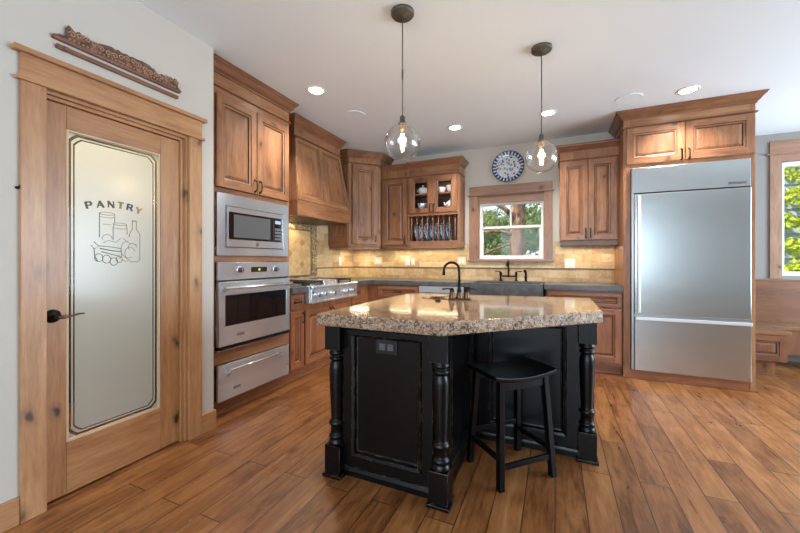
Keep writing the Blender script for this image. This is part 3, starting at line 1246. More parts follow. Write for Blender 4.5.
# ---- microwave
mw = thing('built_in_microwave', 'stainless built-in microwave in a wide trim frame above the wall oven', 'microwave', (-2.392, 1.86, 1.258), RL)
mb = MB()
X0, X1, H = .030, .812, .490
mb.box(X0, X1, -.020, -.001, 0, .066, STEEL)
mb.box(X0, X1, -.020, -.001, H - .092, H, STEEL)
mb.box(X0, .105, -.020, -.001, .066, H - .092, STEEL)
mb.box(.745, X1, -.020, -.001, .066, H - .092, STEEL)
mb.build('trim_frame', mw, .002)
mb = MB()
mb.box(.105, .745, -.008, .42, .066, H - .092, BLACKPL)
mb.build('case', mw)
mb = MB()
mb.box(.110, .740, -.026, -.008, .072, .132, STEEL)
mb.box(.110, .740, -.026, -.008, .352, .392, STEEL)
mb.box(.110, .130, -.026, -.008, .132, .352, STEEL)
mb.box(.720, .740, -.026, -.008, .132, .352, STEEL)
mb.build('door_surround', mw, .002)
mb = MB()
mb.box(.130, .612, -.024, -.010, .132, .352, BLACKGLASS)
mb.box(.616, .720, -.024, -.010, .132, .352, BLACKGLASS)
md = mb.build('door', mw, .001)
MB().box(.178, .572, -.0246, -.024, .150, .335, flat('microwave_mesh', RGB(92, 92, 92), .25)).build('mesh_window', md)
mb = MB()
for r in range(4):
    for c in range(3):
        mb.box(.632 + c * .026, .652 + c * .026, -.0247, -.024, .150 + r * .03, .170 + r * .03, flat('key_grey', RGB(112, 118, 124), .4) if r + c == 0 else bpy.data.materials['key_grey'])
mb.build('keypad', mw)
MB().box(.634, .704, -.0247, -.024, .300, .330, flat('microwave_display', RGB(170, 190, 205), .3)).build('display', mw)
mb = MB()
mb.lathe([(.0165, -.026), (.0165, -.0275), (.0125, -.0275)], BLACKPL, (.425, 0, .102), 24, 'y')
mb.lathe([(.0122, -.0268), (.0122, -.0282)], CHROME, (.425, 0, .102), 24, 'y')
mb.tube([(.425 + .006 * cos(a * .7), -.029, .102 + .008 * sin(a * .7)) for a in range(10)], .0012, BLACKPL, 5)
mb.build('round_emblem', mw)

# ---- wall oven
ov = thing('wall_oven', 'stainless wall oven with a dark glass door and two knobs', 'oven', (-2.392, 1.86, .514), RL)
MB().box(.040, .802, .0005, .52, .004, .690, BLACKPL).build('case', ov)
mb = MB()
mb.box(.030, .812, -.026, 0, .552, .692, STEEL)
mb.build('control_panel', ov, .003)
kn = [(.233, .628), (.632, .626)]
for kx, kz in kn:
    mb = MB()
    mb.lathe([(.030, -.026), (.030, -.030), (.026, -.032)], CHROME, (kx, 0, kz), 22, 'y')
    mb.lathe([(.021, -.031), (.020, -.054), (.017, -.057)], flat('knob_grey', RGB(96, 96, 98), .25, .9) if kx < .3 else bpy.data.materials['knob_grey'], (kx, 0, kz), 22, 'y')
    mb.box(kx - .003, kx + .003, -.0585, -.056, kz - .016, kz + .016, CHROME)
    mb.build('knob', ov)
mb = MB()
mb.box(.352, .530, -.0275, -.026, .608, .650, BLACKGLASS)
mb.box(.430, .452, -.0282, -.0275, .620, .636, OVENLCD)
mb.box(.545, .553, -.0285, -.026, .622, .636, CHROME)
mb.build('display', ov)
mb = MB()
mb.box(.030, .812, -.012, 0, .540, .552, BLACKPL)
mb.build('vent_slot', ov)
mb = MB()
GX0, GX1, GZa, GZb = .088, .762, .190, .432
mb.box(.030, .812, -.038, -.001, .036, GZa, STEEL)
mb.box(.030, .812, -.038, -.001, GZb, .538, STEEL)
mb.box(.030, GX0, -.038, -.001, GZa, GZb, STEEL)
mb.box(GX1, .812, -.038, -.001, GZa, GZb, STEEL)
od = mb.build('door', ov, .003)
MB().box(GX0, GX1, -.036, -.02, GZa, GZb, BLACKGLASS).build('door_window', od)
mb = MB()
mb.tube([(.050, -.084, .490), (.792, -.084, .490)], .0125, CHROME, 16)
for x in (.075, .767):
    mb.tube([(x, -.036, .470), (x, -.084, .490)], [.013, .010], STEEL, 12)
mb.build('handle', od)
mb = MB()
mb.box(.030, .812, -.024, -.001, 0, .010, STEEL)
for k in range(28):
    mb.box(.040 + k * .0272, .062 + k * .0272, -.041, -.001, .010, .034, BLACKPL)
mb.box(.030, .812, -.018, -.001, .010, .036, BLACKPL)
mb.build('vent_grille', ov)
mb = MB()
mb.box(.196, .272, -.0392, -.038, .100, .118, flat('oven_badge_plate', RGB(70, 66, 66), .3, .6))
bd = mb.build('badge', od)
LOGO = flat('badge_lettering', RGB(214, 210, 206), .3, .3)
text_mesh('MONOGRAM', .0125, LOGO, od, 'badge_lettering', Matrix.Translation((.234, -.0398, .109)) @ FRONT)

# ---- warming drawer
wd = thing('warming_drawer', 'stainless warming drawer with a bar handle, lowest in the oven cabinet', 'warming drawer', (-2.392, 1.86, .118), RL)
MB().box(.045, .795, .0005, .5, .004, .28, BLACKPL).build('case', wd)
mb = MB()
mb.box(.030, .812, -.030, -.001, .006, .286, STEEL)
wf = mb.build('drawer_front', wd, .003)
mb = MB()
mb.tube([(.105, -.074, .246), (.700, -.074, .246)], .009, CHROME, 14)
for x in (.120, .690):
    mb.tube([(x, -.028, .190), (x, -.074, .246)], [.009, .008], STEEL, 10)
mb.build('handle', wf)
MB().box(.170, .240, -.0312, -.030, .072, .090, bpy.data.materials['oven_badge_plate']).build('badge', wf)
text_mesh('MONOGRAM', .0115, LOGO, wf, 'badge_lettering', Matrix.Translation((.205, -.0318, .081)) @ FRONT)
MB().box(.770, .785, -.0308, -.030, .098, .104, BLACKPL).build('indicator', wf)

# ---- base cabinets of the left run
XB = -2.407
CT0, CT1 = .892, .950


def base_cabinet(name, label, loc, rz, w, depth=.55, top=CT0 - .002, doors=(), drawers=(), toe=True, grp=None):
    t = thing(name, label, 'cabinet', loc, rz, grp)
    MB().box(0, w, 0, depth, .10, top, BV).build('body', t, .0015)
    if toe:
        MB().box(0, w, .05, .065, 0, .10, BH).build('toe_kick', t)
        MB().box(0, w, .036, .05, 0, .022, BH).build('shoe_moulding', t, .002)
    for d in doors:
        door_front(t, *d[0], handle=d[1], mv=BV, mh=BH)
    for d in drawers:
        x0, x1, z0, z1 = d
        door_front(t, x0, x1, z0, z1, stile=.040, mv=BH, mh=BH, handle=((x0 + x1) / 2, (z0 + z1) / 2, False), name='drawer')
    return t


base_cabinet('base_cabinet', 'narrow base cabinet squeezed between the oven tower and the cooktop', (XB, 2.712, 0), RL, .224, doors=[((.012, .212, .128, .700), (.190, .628, True))], drawers=[(.012, .212, .722, .872)])
base_cabinet('base_cabinet', 'base cabinet with two doors under the stainless cooktop', (XB, 2.938, 0), RL, .922, top=.768, doors=[((.012, .459, .128, .700), (.435, .628, True)), ((.465, .910, .128, .700), (.488, .628, True))])
base_cabinet('base_cabinet', 'slim drawer base cabinet to the right of the cooktop', (XB, 3.862, 0), RL, .27, drawers=[(.012, .258, .722, .872), (.012, .258, .535, .705), (.012, .258, .128, .518)])
t = thing('corner_base_cabinet', 'plain corner base cabinet under the grey worktop where the two runs meet', 'cabinet', (XL, YB, 0))
mb = MB()
mb.prism([(.006, -.006), (.006, -.744), (.593, -.744), (.593, -.548), (.742, -.548), (.742, -.006)], .10, CT0 - .002, BV)
mb.build('body', t, .0015)
mb = MB()
mb.box(.53, .545, -.744, -.49, 0, .10, BH)
mb.box(.53, .742, -.505, -.49, 0, .10, BH)
mb.build('toe_kick', t)

# ---- countertops
ct = MB().box(XL + .005, -2.345, 2.710, 2.936, CT0, CT1, SLATE).build('countertop', bevel=.004)
tag(ct, 'short piece of grey stone counter left of the cooktop', 'countertop')
mb = MB()
SX0, SX1 = -.955, -.124
YF = 4.285
poly = [(XL + .005, YB - .004), (XL + .005, 3.866), (-2.345, 3.866), (-2.345, YF), (SX0 - .010, YF), (SX0 - .010, 4.734), (SX1 + .010, 4.734), (SX1 + .010, YF), (.650, YF), (.650, YB - .004)]
mb.prism(poly, CT0, CT1, SLATE)
tag(mb.build('countertop', bevel=.004), 'grey stone counter running along the back wall under the window', 'countertop')

# ---- rangetop
rt = thing('gas_rangetop', 'stainless gas cooktop with knobs on its front, set into the left counter', 'cooktop', (-2.300, 2.942, .772), RL)
RW = .915
mb = MB()
mb.box(0, RW, .030, .66, .0, .172, STEEL)
mb.box(0, RW, .010, .030, .022, .150, STEEL)
mb.build('body', rt, .003)
mb = MB()
mb.box(0, RW, -.012, .06, .150, .180, STEEL)
mb.build('bullnose', rt, .012)
mb = MB()
mb.box(0, RW, -.006, .03, .0, .020, CHROME)
mb.build('drip_lip', rt, .004)
for kx in (.083, .202, .367, .637, .769):
    mb = MB()
    mb.lathe([(.031, .010), (.031, .005), (.027, .001)], CHROME, (kx, 0, .084), 22, 'y')
    mb.lathe([(.026, .002), (.023, -.034), (.019, -.039)], CHROME, (kx, 0, .084), 22, 'y')
    mb.box(kx - .004, kx + .004, -.044, -.038, .064, .104, BLACKPL)
    mb.build('knob', rt)
MB().box(.020, .050, .0085, .010, .105, .120, BLACKPL).build('badge', rt)
for i, gx in enumerate((.022, .612)):
    mb = MB()
    w = .28
    for k in range(5):
        x = gx + k * w / 4
        mb.box(x - .006, x + .006, .085, .62, .205, .222, IRON)
    for y in (.085, .22, .352, .484, .61):
        mb.box(gx - .006, gx + w + .006, y, y + .012, .203, .220, IRON)
    for x in (gx, gx + w):
        for y in (.088, .61):
            mb.box(x - .007, x + .007, y, y + .014, .172, .21, IRON)
    mb.build('grate', rt, .002)
    for y in (.215, .485):
        mb = MB()
        mb.lathe([(.052, .172), (.052, .178), (.045, .180), (.045, .192), (.038, .198), (0.0001, .200)], IRON, (gx + w / 2, y, 0), 24)
        mb.build('burner', rt)
mb = MB()
mb.box(.322, .592, .085, .63, .172, .214, STEEL)
mb.box(.330, .584, .095, .62, .214, .226, CHROME)
mb.build('griddle_cover', rt, .004)
MB().box(0, RW, .63, .66, .172, .200, STEEL).build('back_trim', rt, .002)

# ---- hood
hd = thing('range_hood', 'flared wooden range hood with two panels above the cooktop', 'range hood', (-2.440, 3.40, 1.695), RL)
hw0, hw1 = .510, .432
DEP = .552
mb = MB()
mb.box(-hw0, hw0, 0, DEP, .014, .160, WH)
mb.box(-hw0 - .006, hw0 + .006, -.006, DEP, 0, .014, WH)
mb.build('lower_band', hd, .002)
HZ0, HZ1 = .160, .865


def slope(x, y, z):
    k = (z - HZ0) / (HZ1 - HZ0)
    return (x * (1 + (hw1 / hw0 - 1) * k), y + .010 + .110 * k, z)


mb = MB()
b = [slope(-hw0 + .006, 0, HZ0), slope(hw0 - .006, 0, HZ0), (hw0 - .006, DEP, HZ0), (-hw0 + .006, DEP, HZ0)]
u = [slope(-hw0 + .006, 0, HZ1), slope(hw0 - .006, 0, HZ1), (hw1, DEP, HZ1), (-hw1, DEP, HZ1)]
mb.add(b + u, [(0, 1, 5, 4), (1, 2, 6, 5), (2, 3, 7, 6), (3, 0, 4, 7), (4, 5, 6, 7), (3, 2, 1, 0)], WV)
mb.build('tapered_body', hd, .002)
door_front(hd, -hw0 + .008, -.001, HZ0 + .002, HZ1 - .004, stile=.046, fmap=slope, y=-.014, name='front_panel')
door_front(hd, .001, hw0 - .008, HZ0 + .002, HZ1 - .004, stile=.046, fmap=slope, y=-.014, name='front_panel')
mb = MB()
FY = .112
mb.box(-hw1, hw1, FY, DEP, HZ1, CEIL - 1.695 - .002, WH)
mb.build('frieze', hd)
bead(hd, [(-hw1, DEP), (-hw1, FY), (hw1, FY), (hw1, DEP)], HZ1)
crown(hd, [(-hw1, DEP), (-hw1, FY), (hw1, FY), (hw1, DEP)], .968, .103)
MB().box(-hw0 + .06, hw0 - .06, .06, DEP - .06, -.004, .0, WGLAZE).build('filter_panel', hd)

# ---- corner upper cabinet (front turned 45 degrees)
cu = thing('corner_wall_cabinet', 'tall diagonal corner wall cabinet right of the range hood', 'cabinet', (XL, YB, 1.43))
S, D = .680, .350
Z2 = CEIL - 1.43 - .002
mb = MB()
mb.prism([(.004, -.004), (.004, -S), (D, -S), (S, -D), (S, -.004)], 0, Z2, WV)
mb.build('body', cu, .0015)
mb = MB()
mb.prism([(.004, -.02), (.004, -S + .02), (D - .015, -S + .02), (S - .02, -D + .015), (S - .02, -.02)], -.045, -.0005, WH)
mb.build('light_valance', cu)
FL = (S - D) * math.sqrt(2)
M45 = Matrix.Translation((D, -S, 0)) @ Matrix.Rotation(RAD(45), 4, 'Z')
mp = lambda x, y, z: tuple(M45 @ Vector((x, y, z)))
door_front(cu, .050, FL - .050, .025, 1.140, stile=.062, fmap=mp)
hm = MB()
hm.tube([mp(FL - .078, -.022, .060), mp(FL - .078, -.046, .070), mp(FL - .078, -.046, .140), mp(FL - .078, -.022, .150)], .0055, BRONZE, 8)
hm.build('handle', cu)
MS = lambda x, y, z: (x, y - S, z)
door_front(cu, .030, D - .012, .030, 1.140, stile=.058, y=-.010, fmap=MS, name='end_panel')
pth = [(.004, -S), (D, -S), (S, -D), (S, -.02)]
bead(cu, pth, 1.160)
crown(cu, pth, Z2 - .100, .100)

# ================================================================== BACK RUN (faces -y)
YU = 4.572          # face frame of the upper cabinets
U0 = 1.435
# ---- single-door wall cabinet
uc = thing('wall_cabinet', 'narrow single-door wall cabinet between the corner cabinet and the glass cabinet', 'cabinet', (-2.316, YU, U0))
UW = .420
MB().box(0, UW, 0, .300, 0, 1.075, WV).build('body', uc, .0015)
MB().box(0, UW, .02, .290, -.045, -.0005, WH).build('light_valance', uc)
door_front(uc, .030, UW - .018, .008, .938, handle=(UW - .044, .075, True))
bead(uc, [(0, 0), (UW, 0)], .955)
crown(uc, [(0, 0), (UW, 0)], 1.068, .078)
# ---- glass cabinet with plate rack
gcx0, gcx1 = -1.893, -1.163
GW = gcx1 - gcx0
gc = thing('glass_wall_cabinet', 'wall cabinet with two glass doors over an open plate rack', 'cabinet', (gcx0, YU - .022, 1.392))
mb = MB()
TH_ = .02
GH = 1.12
RZ = .465           # floor of the glazed part
mb.box(0, TH_, .0, .322, 0, GH, WV)
mb.box(GW - TH_, GW, .0, .322, 0, GH, WV)
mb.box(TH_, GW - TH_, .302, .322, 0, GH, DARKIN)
mb.box(TH_, GW - TH_, 0, .302, 0, .098, WH)
mb.box(TH_, GW - TH_, 0, .302, RZ - .02, RZ + .03, WH)
mb.box(TH_, GW - TH_, .018, .302, RZ + .03, RZ + .080, WH)
mb.box(TH_, GW - TH_, 0, .302, .955, GH, WH)
mb.box(GW / 2 - .02, GW / 2 + .02, 0, .018, RZ + .03, .955, WV)
mb.box(TH_, .046, 0, .018, RZ + .03, .955, WV)
mb.box(GW - .046, GW - TH_, 0, .018, RZ + .03, .955, WV)
mb.build('carcass', gc, .0015)
MB().box(TH_, GW - TH_, .012, .302, .738, .756, WH).build('shelf', gc)
door_front(gc, .030, GW / 2 - .002, RZ + .018, .972, stile=.058, glass=True, handle=(GW / 2 - .026, RZ + .085, True), rail=.05)
door_front(gc, GW / 2 + .002, GW - .030, RZ + .018, .972, stile=.058, glass=True, handle=(GW / 2 + .028, RZ + .085, True), rail=.05)
MB().box(-.006, GW + .004, -.012, 0, RZ - .022, RZ + .002, WH).build('ledge', gc, .003)
for k in range(9):
    x = .055 + k * (GW - .11) / 8
    mb = MB()
    mb.lathe([(.0065, .098), (.0065, .16), (.0065, RZ - .02)], WV, (x, .012, 0), 10)
    mb.build('plate_peg', gc)
MSR = lambda x, y, z: (GW - y * 1.0 if False else GW + (-y) - 0.0, x, z)
door_front(gc, .020, .305, .040, .965, stile=.050, y=-.010, fmap=lambda x, y, z: (GW - y - .0, x, z), name='end_panel')
pth = [(0, 0), (GW, 0), (GW, .30)]
bead(gc, pth, .990)
crown(gc, pth, 1.112, .080)
# dishes behind the glass
gx = lambda v: gcx0 + v
gy = YU - .022


def dish(name, label, cat, loc, build):
    t = thing(name, label, cat, loc, 0, 'dishes in the glass cabinet')
    build(t)
    return t


def tureen(t):
    mb = MB()
    mb.lathe([(.040, 0), (.044, .006), (.064, .030), (.074, .066), (.070, .070)], WHITECER, (0, 0, 0), 24)
    mb.build('bowl', t)
    mb = MB()
    mb.lathe([(.074, .071), (.068, .082), (.040, .098), (.012, .106), (.010, .112), (.016, .122), (.010, .132), (.0001, .134)], WHITECER, (0, 0, 0), 24)
    mb.build('lid', t)
    for s in (-1, 1):
        MB().tube([(s * .068, 0, .058), (s * .088, 0, .064), (s * .090, 0, .052), (s * .070, 0, .040)], .006, WHITECER, 8).build('handle', t)


def teapot(t):
    mb = MB()
    mb.lathe([(.036, 0), (.040, .006), (.062, .034), (.066, .056), (.054, .082), (.034, .094)], WHITECER, (0, 0, 0), 24)
    mb.build('pot', t)
    MB().lathe([(.034, .095), (.028, .104), (.008, .112), (.011, .124), (.0001, .130)], WHITECER, (0, 0, 0), 20).build('lid', t)
    MB().tube([(-.058, 0, .034), (-.080, 0, .050), (-.092, 0, .078), (-.104, 0, .084)], [.015, .011, .008, .006], WHITECER, 10).build('spout', t)
    MB().tube([(.055, 0, .072), (.086, 0, .078), (.094, 0, .052), (.060, 0, .030)], .006, WHITECER, 8).build('handle', t)


def bowl(r, h, mat):
    def f(t):
        MB().lathe([(r * .55, 0), (r * .60, .005), (r * .88, h * .5), (r, h), (r * .95, h), (r * .80, h * .5), (r * .4, .012), (.0001, .012)], mat, (0, 0, 0), 26).build('bowl_body', t)
        MB().lathe([(r * .55, -.0001), (r * .55, .006), (r * .5, .006)], mat, (0, 0, 0), 26).build('foot', t)
    return f


SH1, SH0 = 1.392 + .756, 1.392 + RZ + .080
dish('tureen', 'white lidded tureen behind the left glass door, upper shelf', 'tureen', (gx(.187), gy + .105, SH1), tureen)
dish('bowl', 'blue-and-white bowl below the tureen in the glass cabinet', 'bowl', (gx(.178), gy + .098, SH0 + .0001), bowl(.066, .085, RPLATE))
dish('bowl', 'small white bowl on the upper shelf behind the right glass door', 'bowl', (gx(.470), gy + .085, SH1 + .0001), bowl(.055, .075, WHITECER))
dish('bowl', 'larger white bowl at the right end of the upper glass-cabinet shelf', 'bowl', (gx(.603), gy + .10, SH1 + .0001), bowl(.072, .095, WHITECER))
dish('teapot', 'white teapot behind the right glass door, lower shelf', 'teapot', (gx(.590), gy + .095, SH0), teapot)
# plates in the rack
ORD = ['leftmost', 'second from left', 'third from left', 'fourth from left', 'fifth from left', 'sixth from left', 'rightmost']
pp = [(.092, 0), (.115, .004), (.128, .012), (.125, .014), (.110, .009), (.085, .004), (.0001, .004)]
plate0 = None
for k in range(7):
    x = .055 + (k + .5) * (GW - .11) / 8
    if plate0 is None:
        mb = MB()
        mb.lathe([(.0001, 0)] + pp, RPLATE, (0, 0, 0), 32, 'x')
        plate0 = mb.build('plate')
        p = plate0
    else:
        p = plate0.copy()
        COL.objects.link(p)
    p.location = (gx(x) - .010, gy + .158, 1.392 + .098 + .1275)
    p.rotation_euler = (0, RAD(-9), RAD(-5))
    tag(p, 'blue-and-white plate standing in the plate rack, ' + ORD[k], 'plate', 'plates in the rack')

# ---- upper cabinet right of the window
ur = thing('wall_cabinet', 'two-door wall cabinet between the sink window and the fridge', 'cabinet', (.052, YU, 1.452))
RW_ = .601
MB().box(0, RW_, 0, .300, 0, 1.045, WV).build('body', ur, .0015)
MB().box(.012, RW_, .022, .290, -.052, -.0005, WH).build('light_valance', ur)
door_front(ur, .014, .294, .006, .924, handle=(.272, .085, True))
door_front(ur, .298, .580, .006, .924, handle=(.320, .085, True))
bead(ur, [(0, .30), (0, 0), (RW_, 0)], .940)
crown(ur, [(0, .30), (0, 0), (RW_, 0)], 1.035, .082)

# ---- base cabinets of the back run
YBF = 4.332
base_cabinet('base_cabinet', 'drawer base cabinet at the left end of the back counter', (-2.254, YBF, 0), 0, .610, .54, drawers=[(.012, .598, .722, .872), (.012, .598, .430, .705), (.012, .598, .128, .415)])
dw = thing('dishwasher', 'dishwasher with a pale control strip, half hidden behind the island', 'dishwasher', (-1.638, YBF, 0))
MB().box(.004, .598, 0, .54, .10, CT0 - .003, BLACKPL).build('case', dw)
MB().box(.004, .598, -.022, -.001, .13, .800, STEEL).build('door', dw, .003)
MB().box(.004, .598, -.026, -.001, .806, CT0 - .004, flat('dishwasher_strip', RGB(206, 204, 202), .28, .9)).build('control_strip', dw, .002)
MB().tube([(.06, -.055, .74), (.54, -.055, .74)], .011, CHROME, 12).tube([(.08, -.02, .74), (.08, -.055, .74)], .008, CHROME, 8).tube([(.52, -.02, .74), (.52, -.055, .74)], .008, CHROME, 8).build('handle', dw)
base_cabinet('sink_base_cabinet', 'sink base cabinet under the apron sink below the window', (-1.030, YBF, 0), 0, .925, .54, top=.66, doors=[((.030, .459, .128, .645), (.436, .575, True)), ((.465, .895, .128, .645), (.488, .575, True))])
base_cabinet('base_cabinet', 'base cabinet with a wide drawer between the sink and the fridge', (-.094, YBF, 0), 0, .745, .54, doors=[((.014, .368, .128, .700), (.345, .628, True)), ((.374, .735, .128, .700), (.398, .628, True))], drawers=[(.014, .735, .722, .872)])

# ---- apron sink (soapstone)
sk = thing('apron_sink', 'dark stone apron-front sink below the window', 'sink', (SX0, 4.262, .674))
SW = SX1 - SX0
mb = MB()
zt = CT1 - .674 - .004
mb.box(0, SW, 0, .04, 0, zt, SLATE)
mb.box(0, SW, .43, .46, .04, zt, SLATE)
mb.box(0, .03, .04, .43, .04, zt, SLATE)
mb.box(SW - .03, SW, .04, .43, .04, zt, SLATE)
mb.box(0, SW, .04, .46, 0, .04, SLATE)
mb.build('basin', sk)
MB().box(SW * .5 - .012, SW * .5 + .012, .04, .43, .04, zt - .04, SLATE).build('divider', sk)
for x in (SW * .25, SW * .75):
    MB().lathe([(.04, .0402), (.04, .044), (.02, .044)], COPPER, (x, .24, 0), 20).build('drain', sk)

# ---- bridge faucet at the window
bf = thing('bridge_faucet', 'dark bronze bridge faucet with two levers under the window', 'faucet', (-.562, 4.80, CT1))
mb = MB()
for s in (-1, 1):
    mb.lathe([(.024, 0), (.024, .006), (.013, .014), (.011, .030), (.011, .070), (.016, .078), (.014, .098), (.018, .104), (.012, .118), (.006, .124)], BRONZE, (s * .098, 0, 0), 16)
mb.tube([(-.098, 0, .064), (.098, 0, .064)], .0095, BRONZE, 12)
mb.lathe([(.010, .050), (.018, .056), (.018, .076), (.012, .084), (.012, .12)], BRONZE, (0, 0, 0), 16)
mb.build('bridge', bf)
mb = MB()
mb.tube([(0, 0, .10), (0, 0, .20), (0, -.004, .235), (0, -.03, .268), (0, -.07, .272), (0, -.105, .250), (0, -.118, .222), (0, -.120, .196)], [.011, .011, .011, .011, .011, .011, .0115, .013], BRONZE, 14)
mb.build('spout', bf)
for s in (-1, 1):
    MB().tube([(s * .098, 0, .120), (s * .120, -.004, .124), (s * .172, -.010, .130)], [.006, .005, .007], BRONZE, 10).build('lever', bf)
sp = thing('side_sprayer', 'dark bronze side sprayer standing right of the bridge faucet', 'sprayer', (-.345, 4.80, CT1))
MB().lathe([(.024, 0), (.024, .006), (.016, .012), (.015, .044), (.020, .050), (.020, .058), (.014, .064)], BRONZE, (0, 0, 0), 18).build('holder', sp)
MB().tube([(0, 0, .062), (0, 0, .104), (-.004, -.012, .128), (-.010, -.030, .134)], [.012, .013, .017, .020], BRONZE, 14).build('spray_head', sp)

# ---- backsplash
shell('backsplash_back', [(XL, SX0 - .20, YB - .008, YB, CT1 + .0005, 1.108), (SX0 - .20, .655, YB - .008, YB, CT1 + .0005, 1.108)], TILE_BIG)
shell('backsplash_back', [(XL + .008, -1.10, YB - .008, YB, 1.124, 1.45), (-1.10, -.02, YB - .008, YB, 1.124, 1.205), (-.02, .655, YB - .008, YB, 1.124, 1.46)], TILE_B)
shell('backsplash_left', [(XL, XL + .008, 3.93, YB, 1.124, 1.74), (XL, XL + .008, 2.71, 3.93, 1.56, 1.74)], TILE_L)
shell('backsplash_left', [(XL, XL + .008, 2.71, YB, CT1 + .0005, 1.108)], TILE_BIGL)
mb = MB()
mb.box(XL + .008, .655, YB - .016, YB - .001, 1.108, 1.124, RAILTILE)
mb.box(XL + .001, XL + .016, 3.93, YB - .001, 1.108, 1.124, RAILTILE)
struct(mb.build('trim_5', bevel=.003))
# framed mosaic behind the cooktop
FY0, FY1, FZ0, FZ1 = 2.85, 3.93, 1.00, 1.74
BWD = .135
mb = MB()
mb.box(XL, XL + .010, FY1 - BWD, FY1, FZ0, FZ1, PEBBLE)
mb.box(XL, XL + .010, FY0, FY0 + BWD, FZ0, FZ1, PEBBLE)
mb.box(XL, XL + .010, FY0 + BWD, FY1 - BWD, FZ1 - BWD, FZ1, PEBBLE)
mb.box(XL, XL + .010, FY0 + BWD, FY1 - BWD, FZ0, FZ0 + .03, PEBBLE)
struct(mb.build('trim_6'))
mb = MB()
mb.box(XL, XL + .012, FY0 + BWD, FY1 - BWD, FZ0 + .03, FZ1 - BWD, TILEPLAIN)
for (y, z) in [(3.62, 1.17), (3.62, 1.45), (3.16, 1.17), (3.16, 1.45), (3.39, 1.31)]:
    d = .052
    mb.add([(XL + .0125, y, z - d), (XL + .0125, y + d, z), (XL + .0125, y, z + d), (XL + .0125, y - d, z)], [(0, 1, 2, 3)], DIAMOND)
struct(mb.build('trim_7', fix=False))
mb = MB()
for (a, b_, c, d) in ((FY0 + BWD - .012, FY1 - BWD + .012, FZ1 - BWD, FZ1 - BWD + .014), (FY0 + BWD - .012, FY1 - BWD + .012, FZ0 + .018, FZ0 + .032), (FY1 - BWD, FY1 - BWD + .012, FZ0 + .032, FZ1 - BWD), (FY0 + BWD - .012, FY0 + BWD, FZ0 + .032, FZ1 - BWD)):
    mb.box(XL + .0105, XL + .018, a, b_, c, d, RAILTILE)
struct(mb.build('trim_8', bevel=.002))


# ---- outlets and switches on the backsplash
def wall_plate(label, loc, rz, w, mat, kind):
    t = thing('wall_outlet' if kind != 'switch' else 'wall_switch', label, 'outlet' if kind != 'switch' else 'switch', loc, rz)
    MB().box(-w / 2, w / 2, -.006, 0, -.058, .058, mat).build('cover_plate', t, .002)
    n = max(1, round(w / .07))
    for i in range(n):
        x = (i - (n - 1) / 2) * .046
        if kind == 'switch':
            MB().box(x - .016, x + .016, -.010, -.006, -.033, .033, WPLASTIC).build('rocker', t, .001)
        else:
            for z in (-.020, .020):
                mb = MB().lathe([(.015, -.006), (.015, -.0085), (.0001, -.0085)], mat, (x, 0, z), 16, 'y')
                mb.box(x - .006, x - .004, -.0095, -.0085, z - .004, z + .005, BLACKPL)
                mb.box(x + .004, x + .006, -.0095, -.0085, z - .004, z + .005, BLACKPL)
                mb.build('socket', t)
    return t


YW = YB - .0085
wall_plate('wide white switch plate on the tiles right of the window', (.170, YW, 1.183), 0, .116, WPLASTIC, 'switch')
wall_plate('white outlet on the tiles under the plate rack', (-2.030, YW, 1.205), 0, .070, WPLASTIC, 'outlet')
wall_plate('ivory switch plate beside the white outlet under the plate rack', (-1.945, YW, 1.205), 0, .070, PLASTIC, 'switch')
wall_plate('wide ivory switch plate under the narrow single-door cabinet', (-2.53, YW, 1.215), 0, .150, PLASTIC, 'switch')
wall_plate('pale switch plate on the tiles left of the window', (-1.205, YW, 1.215), 0, .116, PLASTIC, 'switch')
wall_plate('white outlet on the left tiles under the corner cabinet', (XL + .0085, 4.50, 1.205), RAD(90), .070, WPLASTIC, 'outlet')

# ================================================================== FRIDGE WALL
fs = thing('fridge_surround_cabinet', 'wooden cabinet framing the fridge, with two doors above it', 'cabinet', (.655, 4.302, 0))
FW = 1.045
mb = MB()
mb.box(0, .062, 0, .57, 0, 2.72, WV)
mb.box(1.008, FW, 0, .57, 0, 2.72, WV)
mb.box(.062, 1.008, 0, .57, 2.176, 2.72, WH)
mb.build('carcass', fs, .0015)
door_front(fs, .026, .512, 2.214, 2.588, stile=.060, handle=(.486, 2.268, True))
door_front(fs, .520, FW - .012, 2.214, 2.588, stile=.060, handle=(.546, 2.268, True))
pth = [(0, .56), (0, 0), (FW, 0), (FW, .56)]
bead(fs, pth, 2.594)
crown(fs, pth, 2.682, .086)
MB().box(.062, 1.008, .004, .03, .012, .088, BH).build('toe_board', fs)
MB().box(-.010, FW + .012, -.014, .0, 0, .014, BH).build('shoe_moulding', fs, .003)

HANDLEW = flat('satin_handle', RGB(226, 228, 228), .35, .5)
fr = thing('refrigerator', 'large stainless built-in fridge with freezer drawer below', 'fridge', (.722, 4.285, .092))
FWD = .936
mb = MB()
mb.box(.010, FWD - .010, .030, .57, .002, 2.070, flat('fridge_case', RGB(70, 72, 74), .5, .5))
mb.build('case', fr)
MB().box(.004, FWD - .004, -.020, .028, 1.818, 2.074, FSTEEL).build('top_grille', fr, .003)
MB().box(0, .022, -.012, .028, .004, 2.074, flat('fridge_edge', RGB(176, 178, 180), .3, .9)).build('side_trim', fr, .002)
fd = MB().box(.024, FWD - .004, -.030, .026, .580, 1.806, FSTEEL).build('door', fr, .004)
mb = MB()
mb.box(.048, .074, -.062, -.048, .600, 1.786, HANDLEW)
for z in (.640, 1.19, 1.746):
    mb.box(.054, .068, -.048, -.030, z - .018, z + .018, CHROME)
mb.build('handle', fd, .004)
ff = MB().box(.024, FWD - .004, -.030, .026, .006, .550, FSTEEL).build('freezer_drawer', fr, .004)
mb = MB()
mb.box(.030, FWD - .004, -.058, -.042, .524, .556, HANDLEW)
